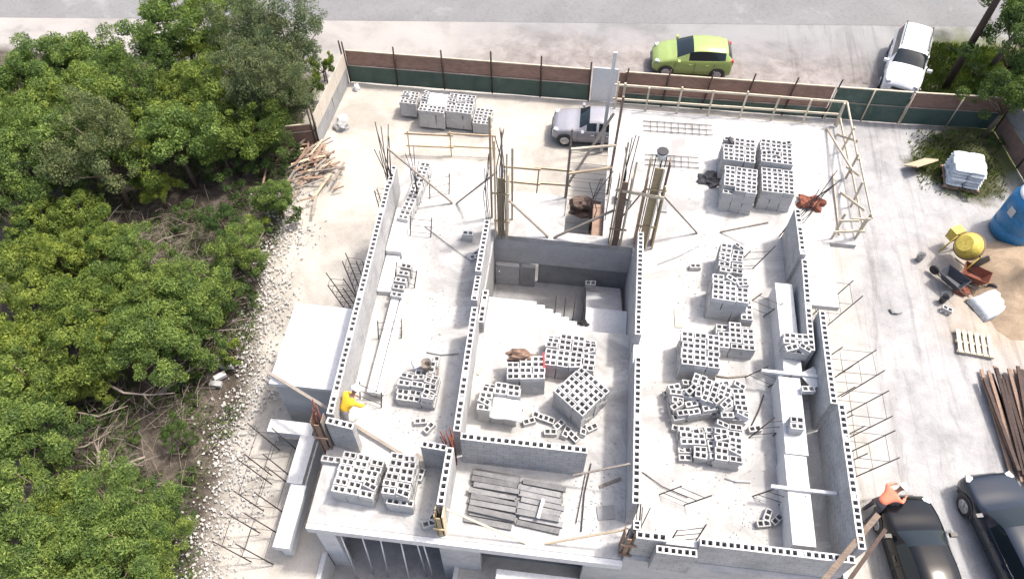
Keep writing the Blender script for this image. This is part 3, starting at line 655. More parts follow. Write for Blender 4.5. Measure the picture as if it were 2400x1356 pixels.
# ================================================================== BLOCKS
def block_mb(dims=(.385, .19, .19), seed=0):
    rnd = random.Random(seed); mb = MB(); L, W, Hh = dims
    us = [-L/2, -L/2+.038, -.024, .024, L/2-.038, L/2]; vs = [-W/2, -W/2+.034, W/2-.034, W/2]
    us = [q+rnd.uniform(-.004,.004) for q in us]; vs = [q+rnd.uniform(-.003,.003) for q in vs]
    for z, flip in ((0, True), (Hh, False)):
        for a in range(5):
            for b in range(3):
                if b == 1 and a in (1, 3): continue
                q = [(us[a],vs[b],z),(us[a+1],vs[b],z),(us[a+1],vs[b+1],z),(us[a],vs[b+1],z)]
                mb.quad(q[::-1] if flip else q)
    def ring(x0, x1, y0, y1, inner):
        c = [(x0,y0),(x1,y0),(x1,y1),(x0,y1)]
        for k in range(4):
            p, q = c[k], c[(k+1)%4]; f = [(p[0],p[1],0),(q[0],q[1],0),(q[0],q[1],Hh),(p[0],p[1],Hh)]
            mb.quad(f[::-1] if inner else f)
    ring(us[0], us[5], vs[0], vs[3], False)
    for a in (1, 3): ring(us[a], us[a+1], vs[1], vs[2], True)
    return mb
BMESH = [block_mb(seed=i).mesh('concrete_block', BLOCK) for i in range(6)]
BV = [[Vector(v.co) for v in m.vertices] for m in BMESH]; BF = [[tuple(p.vertices) for p in m.polygons] for m in BMESH]
BLOCKS = []     # (priority distance, matrix, label, group)
LOW = []
camv = Vector((0, 0, H))
def addblock(loc, rot, label, group, low=False, light=0):
    m = Matrix.Translation(Vector(loc)) @ (rot.to_matrix().to_4x4() if isinstance(rot, Euler) else Matrix.Rotation(rot, 4, 'Z'))
    (LOW if low else BLOCKS).append(((Vector(loc)-camv).length, m, label, group))
def stack(x, y, z, nx, ny, layers, desc, rz=0.0, jit=.03, miss=(), extra=0, mx=.395, my=.205, ragged=0, seed=0, tiltz=.03, rowh=None, cover=0):
    """nx blocks across, ny rows deep; the uppermost layer are blocks of their own"""
    rnd = random.Random(seed*31+5); Rz = Matrix.Rotation(rz, 3, 'Z')
    for l in range(layers):
        top = l == layers-1
        for j in range(ny):
            hj = 0
            for i in range(nx):
                if top and (i, j) in miss: continue
                lx = (i-(nx-1)/2)*mx + rnd.uniform(-jit, jit)*.6; ly = (j-(ny-1)/2)*my + rnd.uniform(-jit, jit)*.25
                if ragged and top and rnd.random() < ragged:
                    tr = Euler((rnd.uniform(-.3,.3), rnd.uniform(-.3,.3), rz+rnd.uniform(-.5,.5))); dz = .05
                else: tr = rz+rnd.uniform(-tiltz, tiltz); dz = 0
                p = Rz @ Vector((lx, ly, 0)) + Vector((x, y, z+.195*l+dz+.001*rnd.random()))
                addblock(p, tr, f'{ORD[i]} block from left, {ORD[ny-1-j]} row back, on {desc}' if top else '', 'hollow blocks on '+desc, not top)
def pal(x, y, z, w, d, label, rz=0, mat=WOODG):
    root = thing('pallet', label, 'pallet', (x, y, z), rz)
    n = max(4, int(w/.2))
    for k in range(n): MB().box((-w/2+(k+.5)*w/n, 0, .12), (w/n*.66, d, .025)).build('slat', mat, root)
    for s in (-1, 0, 1): MB().box((0, s*(d/2-.06), .05), (w, .09, .1)).build('runner', mat, root)
    return root
S = lambda px, py, zt: P(px, py, zt)
def st(px, py, nx, ny, layers, desc, **k):
    z = k.pop('z', ZS); p = S(px, py, z+.195*layers); stack(p.x, p.y, z, nx, ny, layers, desc, **k)
    return p
st(1733, 350, 3, 6, 6, 'the rear left stack, back slab', rz=-.06, miss=((0,4),), seed=1)
st(1820, 355, 3, 6, 6, 'the rear right stack, back slab', rz=-.05, seed=2, ragged=.1)
st(1737, 420, 3, 6, 6, 'the front left stack, back slab', rz=-.08, seed=3, miss=((0,0),), ragged=.12)
st(1823, 423, 3, 6, 5, 'the front right stack, back slab', rz=-.04, seed=4)
st(1715, 605, 2, 6, 5, 'the far half of the longest stack', rz=-.1, seed=5, ragged=.35, jit=.06)
st(1712, 675, 3, 5, 6, 'the near half of the longest stack', rz=-.05, seed=6, ragged=.05)
st(1750, 725, 1, 4, 3, 'the low tail of the longest stack', seed=61, ragged=.2)
st(1642, 818, 3, 6, 5, 'the square stack left of its low neighbour', rz=-.03, seed=7, ragged=.08)
st(1725, 785, 3, 5, 3, 'the low stack right of the square one', rz=0, seed=8, miss=((0,3),(0,4),(2,4)), ragged=.15)
st(1618, 930, 3, 5, 3, 'the toppled pile, left part', rz=.3, seed=9, ragged=.55, jit=.09, mx=.42, my=.23)
st(1665, 915, 2, 6, 4, 'the toppled pile, leaning middle part', rz=1.25, seed=10, ragged=.45, jit=.08)
st(1718, 935, 2, 6, 3, 'the toppled pile, right part', rz=.08, seed=11, ragged=.4, jit=.07)
st(1640, 1035, 3, 5, 2, 'the front pile, left part', rz=.06, seed=12, ragged=.3, jit=.08, miss=((0,0),(0,1)))
st(1708, 1035, 2, 6, 3, 'the front pile, right part', rz=-.05, seed=13, ragged=.35, jit=.06)
st(1232, 860, 3, 4, 5, 'the central stack with the red sheet', rz=.12, seed=14, ragged=.1, miss=((0,3),))
st(1338, 822, 4, 6, 4, 'the wide stack behind the angled one', rz=-.04, seed=15, miss=((0,5),(3,5)), ragged=.05)
st(1363, 915, 3, 6, 5, 'the angled stack in the central room', rz=-.68, seed=16, ragged=.04)
st(1170, 930, 3, 5, 4, 'the half covered stack, central room', rz=-.05, seed=17, miss=((1,0),(2,0),(1,1),(2,1),(1,2),(2,2),(0,4)), ragged=.05)
st(838, 1110, 3, 6, 4, 'the left stack on the front terrace', rz=-.08, seed=18, miss=((2,4),(2,5)), ragged=.08)
st(800, 1078, 3, 1, 1, 'the row behind the left terrace stack', rz=-.03, seed=181)
st(937, 1110, 2, 6, 5, 'the right stack on the front terrace', rz=-.04, seed=19, ragged=.2)
st(937, 1175, 2, 1, 3, 'the step below the right terrace stack', rz=-.04, seed=191)
st(978, 900, 3, 5, 3, 'the jumbled stack in the left gallery', rz=-.05, seed=20, ragged=.25, miss=((0,0),(1,0),(0,1),(1,1),(0,4),(2,4)), jit=.05)
st(972, 445, 1, 14, 3, 'the long narrow row, rear left', rz=-.12, seed=21, mx=.4)
st(940, 655, 1, 5, 3, 'the small stack in the left gallery', rz=-.08, seed=22, my=.3)
st(1095, 545, 1, 1, 2, 'the pair left of the well wall', seed=23)
st(1340, 645, 5, 1, 2, 'the row down in the stair well', z=.02, seed=24)
st(1385, 662, 1, 1, 1, 'the stair well floor, alone', z=.8, seed=25)
st(1045, 690, 1, 1, 1, 'the slab left of the well', seed=26) if False else None
st(1005, 865, 1, 3, 2, 'the jumbled stack, low end', seed=27)
st(1882, 1140, 1, 1, 2, 'the right gallery by the cross bar', seed=28)
st(1868, 800, 2, 3, 3, 'the heap on the right gallery beam', seed=29, ragged=.3, z=3.66)
st(1868, 990, 1, 2, 2, 'the right gallery beam, lower half', seed=30, z=3.66)
# wrapped pallets at the rear (smallest in the picture)
for i, (px, py, nx, ny, l) in enumerate(((960, 228, 2, 4, 4), (1017, 240, 3, 6, 5), (1080, 242, 3, 6, 5), (1132, 272, 2, 5, 3))):
    st(px, py, nx, ny, l, f'the {ORD[i]} rear pallet', z=0.1, seed=40+i, rz=-.04, ragged=.15)
pv = P(1030, 232, 1.1)
def sheet(name, cx, cy, z, w, d, rz, mat, label, cat='plastic sheet', seed=0, drop=.25):
    from mathutils import noise as mn
    mb = MB(); n = 14; Rz = Matrix.Rotation(rz, 3, 'Z')
    for j in range(n+1):
        for i in range(n+1):
            u, v = (i/n-.5), (j/n-.5); e = max(abs(u), abs(v))*2
            zz = .05*mn.noise(Vector((u*5+seed, v*5, 0))) - (drop*((e-.75)/.25)**1.5 if e > .75 else 0)
            k = 1+.12*mn.noise(Vector((u*2, v*2, seed+4)))
            p = Rz @ Vector((u*w*k, v*d*k, 0)); mb.v.append((cx+p.x, cy+p.y, z+zz+.06))
    for j in range(n):
        for i in range(n):
            a = j*(n+1)+i; mb.f.append((a, a+1, a+n+2, a+n+1)); mb.sm.append(True)
    o = solo(mb, name, mat, label, cat); s_ = o.modifiers.new('t', 'SOLIDIFY'); s_.thickness = .008
    return o
sheet('plastic_sheet', pv.x-.1, pv.y, 1.07, 1.0, .9, 0, WHITEP, 'white plastic sheet over the second rear block pallet', seed=1)
q = P(1178, 950, 3.58); sheet('plastic_sheet', q.x+.12, q.y+.0, 3.38, .95, .72, -.05, WHITEP, 'white sheet over the half covered stack in the central room', seed=2, drop=.05)
q = P(1000, 850, 3.4); sheet('paper_bag', q.x-.25, q.y, 3.3, .45, .35, .4, WHITEP, 'crumpled pale cement bag on the jumbled left gallery stack', 'cement bag', seed=3, drop=.1)
# loose individual blocks
def loose(px, py, where, rz=0.0, z=ZS, tilt=0.0):
    p = P(px, py, z+.19); addblock((p.x, p.y, z), Euler((tilt, tilt*.5, rz)), 'lone hollow block ' + where, 'lone hollow blocks lying about')
LO = [(1770,1003,'right of the front pile',.25),(1590,1003,'at the left end of the front pile',-.2),(1600,1040,'standing left of the front pile',1.3),
 (1215,965,'left of the loose heap in the central room',1.2),(1240,985,'near the half covered stack, lying askew',.4),(1262,970,'in the loose heap of the central room, upper left',-.3),(1285,978,'in the loose heap of the central room, upper middle',-.25),
 (1308,992,'in the loose heap, just below the angled stack',.9),(1325,1010,'in the loose heap, steeply turned',1.25),(1345,1018,'in the loose heap close to the front wall',-.7),(1385,998,'alone right of the loose heap',.6),(1365,1005,'between the loose heap and the angled stack',1.5),
 (1290,1010,'behind the middle of the front room wall',.1),(1630,622,'alone left of the longest stack',.1),(1492,592,'fallen right of the stair well wall',1.3),(1800,1205,'in the rubble near the front right gallery, left',1.2),(1822,1215,'in the rubble near the front right gallery, right',.8),(1790,1225,'in the rubble near the front right gallery, lower',.2),
 (1022,845,'alone beside the paper bag, left gallery',1.5),(985,985,'in the small rubble above the short dark wall stub',.2),(1005,1000,'touching the short dark wall stub',1.0),(1120,590,'leaning by the well wall, upper',.9),(1113,600,'leaning by the well wall, lower',.4),
 (1018,1205,'at the foot of the short yellow form',1.2),(1005,1225,'on the terrace edge near the short yellow form',.4),(985,1110,'right of the right terrace stack',1.4),(1868,1215,'on the right gallery near the front',-.6),(2222,722,'on the yard left of the wrapped bags',-.5),(1895,910,'on the right gallery beam end',.1)]
for px, py, wh, rz in LO: loose(px, py, wh, rz, z=(0 if px > 2100 else (3.66 if px == 1895 else ZS)), tilt=(.2 if 'heap' in wh else 0))
BLOCKS.sort(key=lambda b: b[0])
for k, (dd, m, label, group) in enumerate(BLOCKS[:300]):
    o = bpy.data.objects.new('concrete_block', BMESH[k % 6]); COL.objects.link(o); o.matrix_world = m; tag(o, label, 'concrete block', group)
mb = MB()
for k, (dd, m, label, group) in enumerate(BLOCKS[300:]+LOW):
    base = len(mb.v); mb.v += [tuple(m @ v) for v in BV[k % 6]]
    mb.f += [tuple(base+i for i in f) for f in BF[k % 6]]; mb.sm += [False]*len(BF[k % 6])
tag(mb.build('stacked_blocks', BLOCK), 'the lower layers of hollow blocks in the stacks, and the farthest stacks', 'concrete blocks', kind='stuff')
[print('LONG', b[2]) for b in BLOCKS if len(b[2].replace(',', ' ').split()) > 16]
print('blocks', len(BLOCKS), 'low', len(LOW))

# slab crumbs and mortar debris (uncountable)
def crumbs(name, n, fn, mat, smin, smax, label, cat, seed=0):
    rnd = random.Random(seed); mb = MB()
    for _ in range(n):
        x, y, z = fn(rnd); s = smin+(smax-smin)*rnd.random()**2.5
        b = len(mb.v); e = Euler((rnd.random()*6, rnd.random()*6, rnd.random()*6)).to_matrix()
        for v in ((1,0,0),(-1,0,0),(0,1,0),(0,-1,0),(0,0,1),(0,0,-1)):
            q = e @ Vector((v[0]*s*rnd.uniform(.6,1.2), v[1]*s*rnd.uniform(.5,1.1), v[2]*s*rnd.uniform(.4,.8)))
            mb.v.append((x+q.x, y+q.y, z+q.z*.8))
        for f in ((0,2,4),(2,1,4),(1,3,4),(3,0,4),(2,0,5),(1,2,5),(3,1,5),(0,3,5)): mb.f.append(tuple(b+i for i in f)); mb.sm.append(False)
    return tag(mb.build(name, mat), label, cat, kind='stuff')
ZONES = [(-5.6,-2.8,9,18,1),(-2.3,2.3,9.3,13.5,1),(2.8,6.9,7.2,18.5,3),(-2.4,2.2,6.9,8.9,.7),(2.8,10,19,24.8,.8),(-6.1,-2.8,6.9,8.7,.5),(7.8,8.15,7.5,16,.5),(-6.1,-5.7,9.5,18,.4)]
def zone(rnd):
    a = rnd.choices(ZONES, [q[4] for q in ZONES])[0]; cx = rnd.gauss(0, .25)
    if rnd.random() < .65:
        s = rnd.choice(CL); return (s[0]+rnd.gauss(0,.5), s[1]+rnd.gauss(0,.5), ZS+.01)
    return (rnd.uniform(a[0], a[1]), rnd.uniform(a[2], a[3]), ZS+.01)
CL = [(6.2,8.3),(6.0,8.0),(4.6,9.7),(5.7,10.0),(.3,10.2),(-.4,10.0),(-4.2,10.1),(-3.6,9.6),(5.2,12.2),(4.9,16.5),(5.4,18.2),(-2.9,15.6),(-4.9,17.6),(1.6,8.2),(1.2,7.9),(-4.0,13.0),(-3.9,14.5),(6.2,14),(-3.2,7.4),(1.9,9.3)]
crumbs('mortar_crumbs', 2600, zone, BLOCK, .008, .045, 'grey mortar crumbs and block chips scattered over the slab', 'mortar crumbs', 3)

# ================================================================== BEAM AND PLANK STACKS
def long_piece(name, a, b, w, h, mat, label, cat, group): return solo(MB().beam(a, b, w, h), name, mat, label, cat, group)
k = 0
for (x0, x1, ya, n_, dy, lb) in ((-1.98, -.62, 8.72, 9, .178, 'left'), (-.58, .66, 8.62, 8, .18, 'right')):
    for lay in range(2):
        for i in range(n_ - lay*2):
            y = ya - dy*(i+lay*.5); j = random.uniform(-.08, .08); z = ZS+.06+lay*.12
            long_piece('precast_beam', (x0+j, y+.03, z), (x1+j, y-.08+random.uniform(-.04,.04), z), random.uniform(.14,.172), .1,
                PRECAST, f'{ORD[i]} grey precast beam from back, {("lower","upper")[lay]} layer, {lb} pile on the front terrace', 'precast beam', 'precast beams piled on the front terrace')
long_piece('short_post', (.02, 7.5, ZS+.3), (.12, 8.05, ZS+.36), .09, .08, PALE, 'short white timber across the piled precast beams', 'timber', None)
for i in range(20):
    f = i/17; a = P(2300+f*95+random.uniform(-8,8), 880-f*6+random.uniform(-22,14), .1+.12*(i % 3)); b = P(2380+f*70, 1105+random.uniform(-25,40)+f*25, .1+.12*(i % 3))
    long_piece('timber_plank', a, b, .12, .05, (WOODB, WOODB, POSTM)[i % 3], f'{ORD[i]} brown plank from left in the long stack at the right edge', 'plank', 'brown planks stacked at the right edge')
pal(15.45, 17.0, 0, 1.3, 1.0, 'weathered pallet lying alone on the yard near the right edge', rz=-.1, mat=WOODP)
# debris heap of broken boards by the trees
rnd = random.Random(5)
for i in range(95):
    c = P(735+rnd.gauss(0, 30), 392+rnd.gauss(0, 32), 0); a = rnd.gauss(.9, .5); L = rnd.uniform(.3, 1.5)
    d = Vector((cos(a)*L/2, sin(a)*L/2, rnd.uniform(-.12,.12))); c.z = rnd.uniform(.08, .5)
    long_piece('broken_board', c-d, c+d, rnd.uniform(.04,.12), .03, rnd.choice([WOOD, WOODB, WOODB, WOODB, WOODG, WOODG]), 'broken board in the heap of scrap timber by the trees', 'broken board', 'broken boards in the scrap heap')

# ================================================================== YARD THINGS
t_ = thing('water_tank', 'tall blue tank with white lid at the right edge', 'tank', (18.25, 22.9, 0), .3)
MB().lathe([(.80,0),(.84,.05),(.84,.5),(.80,.54),(.83,.6),(.83,1.3),(.80,1.34),(.83,1.4),(.82,1.85),(.66,2.1)], n=32).build('body', BLUEP, t_)
MB().lathe([(.67,2.08),(.69,2.14),(.5,2.24),(.2,2.28)], n=28).build('lid', WHITEP, t_)
MB().box((-.84, -.1, 1.45), (.03, .3, .38)).build('sign', LAMPG, t_)
# wrapped sacks on a pallet
bg_ = thing('cement_sack_stack', 'stack of white cement sacks on a pallet in the weeds', 'cement sacks', (16.75, 25.6, 0), -.12)
rnd = random.Random(9)
def pillow(mb, c, sx, sy, sz, rz):
    n = 8; base = len(mb.v); Rz = Matrix.Rotation(rz, 3, 'Z')
    for s in (1, -1):
        for j in range(n+1):
            for i in range(n+1):
                u, v = i/n*2-1, j/n*2-1; e = (1-abs(u)**3.5)*(1-abs(v)**3.5)
                p = Rz @ Vector((u*sx*(1-.06*v*v), v*sy*(1-.06*u*u), s*sz*max(0,e)**.5)); mb.v.append((c[0]+p.x, c[1]+p.y, c[2]+p.z))
    for s in (0, 1):
        o = base+s*(n+1)**2
        for j in range(n):
            for i in range(n):
                a = o+j*(n+1)+i; f = (a, a+1, a+n+2, a+n+1); mb.f.append(f if s == 0 else f[::-1]); mb.sm.append(True)
SACK = mat_plain('sack_paper', (0.62, 0.66, 0.68), 0.8, vary=.1, dirt=.3)
for l in range(6):
    for j in range(3):
        for i in range(2):
            m = MB(); sh = .93 if l == 5 else 1
            pillow(m, ((i-.5)*.66*sh+rnd.uniform(-.03,.03), (j-1)*.42*sh+rnd.uniform(-.03,.03), .22+l*.165), .34, .22, .1, rnd.uniform(-.08,.08)); m.build('sack', SACK, bg_)
pl_ = pal(16.75, 25.6, 0, 1.5, 1.35, 'dark pallet under the white cement sacks', rz=-.12, mat=WOODB)
solo(MB().box((15.1, 26.1, .35), (1.15, .06, .75), .5, rot=Euler((.9, 0, .5)).to_matrix()), 'plywood_sheet', WOOD, 'tan plywood sheet leaning beside the white cement sacks', 'plywood')
# concrete mixer
cm = thing('concrete_mixer', 'old yellow concrete mixer standing by the sand heap', 'concrete mixer', (15.75, 21.0, 0), .5)
Rt = Euler((0, -.85, 0)).to_matrix()
MB().lathe([(.22,-.5),(.42,-.42),(.52,-.1),(.52,.12),(.34,.52),(.28,.6),(.31,.62)], (0,0,.95), 28, Rt).build('drum', YELP, cm)
MB().lathe([(.535,-.02),(.57,-.02),(.57,.05),(.535,.05)], (0,0,.95), 28, Rt).build('ring_gear', WOODB, cm)
for s in (-1, 1): MB().tube([(-.5, s*.62, .1), (0, s*.6, 1.0), (.55, s*.5, .1)], .035, 6).build('frame', YELP, cm)
MB().tube([(0,-.62,.98),(0,.62,.98)], .04, 6).build('axle', BLACKP, cm)
MB().box((.15,.82,.75),(.5,.36,.5)).build('motor_cover', YELP, cm)
Rx = Euler((pi/2, 0, 0)).to_matrix()
for s in (-1, 1):
    wm = MB().lathe([(.16,-.05),(.27,-.06),(.29,0),(.27,.06),(.16,.05)], (.6, s*.55, .28), 20, Rx).build('wheel', TYRE, cm)
MB().lathe([(.30,-.02),(.33,-.02),(.33,.02),(.30,.02)], (-.1,-.78,.95), 24, Rx).build('tilt_wheel', BLACKP, cm)
# wheelbarrow lying beside the mixer
def wheelbarrow(x, y, rz, label, mat):
    wb = thing('wheelbarrow', label, 'wheelbarrow', (x, y, 0), rz); m = MB()
    b = [(-.32,-.22,.25),(.3,-.2,.25),(.3,.2,.25),(-.32,.22,.25)]; tp = [(-.5,-.36,.58),(.5,-.32,.62),(.5,.32,.62),(-.5,.36,.58)]
    m.quad(b)
    for k in range(4): m.quad([b[k], b[(k+1)%4], tp[(k+1)%4], tp[k]])
    o = m.build('tray', mat, wb); q = o.modifiers.new('t', 'SOLIDIFY'); q.thickness = .02
    for s in (-1, 1): MB().tube([(.75, s*.05, .2), (.1, s*.2, .26), (-.9, s*.3, .5)], .02, 6).build('handle', BLACKP, wb)
    for s in (-1, 1): MB().tube([(-.25, s*.2, .26), (-.4, s*.24, 0)], .02, 6).build('leg', BLACKP, wb)
    MB().lathe([(.1,-.04),(.19,-.045),(.2,0),(.19,.045),(.1,.04)], (.75,0,.2), 18, Rx).build('wheel', TYRE, wb)
wheelbarrow(15.1, 19.7, 2.3, 'dark wheelbarrow below the yellow mixer', mat_plain('barrow_dark', (.05,.055,.07), .6, dirt=.3))
wheelbarrow(16.0, 20.0, -.5, 'rusty brown wheelbarrow between the mixer and the sand heap', RUST)
# black scrap heap and buckets
def bucket(x, y, z, label, mat=BLACKP, r=.15):
    b = thing('bucket', label, 'bucket', (x, y, z)); MB().lathe([(r*.8,0),(r,.32),(r*1.06,.32),(r*1.02,.3),(r*.8,.03)], n=18).build('body', mat, b)
    MB().tube([(-r,0,.31),(-r*.7,.1,.42),(0,.14,.46),(r*.7,.1,.42),(r,0,.31)], .008, 4).build('handle', RIM, b)
bucket(14.7, 18.9, 0, 'black bucket on the yard below the dark wheelbarrow'); bucket(14.2, 20.9, 0, 'grey bucket left of the yellow mixer', DARKC)
q = P(1000, 862, 3.4); bucket(q.x, q.y, 3.4, 'grey brown bucket on the jumbled left gallery stack', mat_plain('mud', (.25,.22,.19), .9), .17)
def blob(name, c, r, mat, label, cat, seed=0, sub=3, sq=(1,1,1), amp=.35):
    import bmesh
    from mathutils import noise as mn
    bm = bmesh.new(); bmesh.ops.create_icosphere(bm, subdivisions=sub, radius=1)
    for v in bm.verts:
        k = 1+amp*mn.noise(v.co*1.7+Vector((seed,0,0)))+amp*.5*mn.noise(v.co*5+Vector((seed,0,0))); v.co = Vector((v.co.x*r*k*sq[0], v.co.y*r*k*sq[1], max(-.1, v.co.z*r*k*sq[2])))
    me = bpy.data.meshes.new(name); bm.to_mesh(me); bm.free(); me.materials.append(mat)
    o = bpy.data.objects.new(name, me); COL.objects.link(o); o.location = c; return tag(o, label, cat)
q = P(1668, 422, ZS); blob('black_tarp', (q.x, q.y, ZS), .5, BLACKP, 'crumpled black tarp left of the front left rear stack', 'tarp', 4, sq=(1,.8,.35), amp=.6)
q = P(1715, 322, 4.1); blob('black_bag', (q.x, q.y, 3.97), .14, BLACKP, 'black bag lying on the rear left stack', 'bag', 5, 2, (.8,1.2,.5))
q = P(800, 297, 0); blob('rubbish_bag', (q.x, q.y, 0), .38, DARKC, 'dark grey bag at the foot of the left side fence', 'bag', 6, 3, (1,.8,.7))
q = P(803, 278, 0); blob('rubbish_bag', (q.x, q.y, 0.0), .26, WHITEP, 'white bag behind the dark bag by the side fence', 'bag', 7, 3, (.8,1,.6))
q = P(836, 208, 0); blob('rubbish_bag', (q.x, q.y, 0.0), .2, SACK, 'small pale bag in the left fence corner', 'bag', 8, 3, (.8,.8,1.3))
q = P(2102, 727, 0); blob('rock', (q.x, q.y, -.02), .22, DARKC, 'dark flat stone on the pale yard', 'rock', 9, 2, (1.2,.7,.3))
q = P(1898, 478, ZS); blob('rusty_barrel_scrap', (q.x, q.y, ZS), .5, RUST, 'rusty reddish scrap heap behind the top of the right wall', 'scrap', 10, 3, (.9,.7,.8), .7)
q = P(2255, 680, 0); blob('cement_bag', (q.x, q.y, 0), .3, RUST, 'brown bag below the rusty wheelbarrow', 'bag', 11, 3, (1,.8,.6))
q = P(2320, 715, 0); sheet('plastic_sheet', q.x, q.y, .25, 1.5, 1.1, .5, SACK, 'crumpled pale plastic sheet over material on the right yard', seed=9, drop=.3)
q = P(1220, 822, 4.0); blob('cement_rag', (q.x, q.y, 3.75), .38, mat_plain('rag_brown', (.22,.14,.10), .9, dirt=.4), 'brown crumpled sacking on the back of the red sheet stack', 'sacking', 12, 3, (1.1,.5,.5), .6)
mb = MB(); q = P(1275, 860, 3.6); mb.box((q.x-.02, q.y+.15, 3.36), (.05, .55, .86), .12); solo(mb, 'red_sheet', REDP, 'red plastic sheet down the right side of a block stack', 'plastic sheet')
q = P(1372, 740, 2.3); blob('black_rag', (q.x, q.y, 1.75), .16, BLACKP, 'black rag hanging by the stair bars', 'rag', 13, 2, (1,.6,1.8), .7)
q = P(1552, 486, ZS); 
mb = MB(); mb.box((q.x, q.y, ZS+.03), (.34, .5, .05)); solo(mb, 'hatch_cover', DARKC, 'small grey hatch cover on the white rear slab', 'hatch')
q = P(1460, 470, ZS); solo(MB().span(q.x-.3, q.x+.3, q.y-.2, q.y+.2, ZS, ZS+.28), 'mortar_box', CONC, 'small grey box left of the widest column form', 'mortar box')
q = P(1372, 470, ZS-1.2); blob('scrap_heap', (q.x, q.y+.3, 0.8), .6, mat_plain('scrap', (.16,.11,.09), .9, dirt=.5), 'brown scrap in the dark gap behind the stair well', 'scrap', 14, 3, (1,.8,.8), .7)
MB_ = MB(); MB_.span(.95, 1.33, 18.25, 20.0, 0, 2.5); solo(MB_, 'brown_panel', WOODB, 'brown panel wall inside the gap behind the stair well', 'panel')

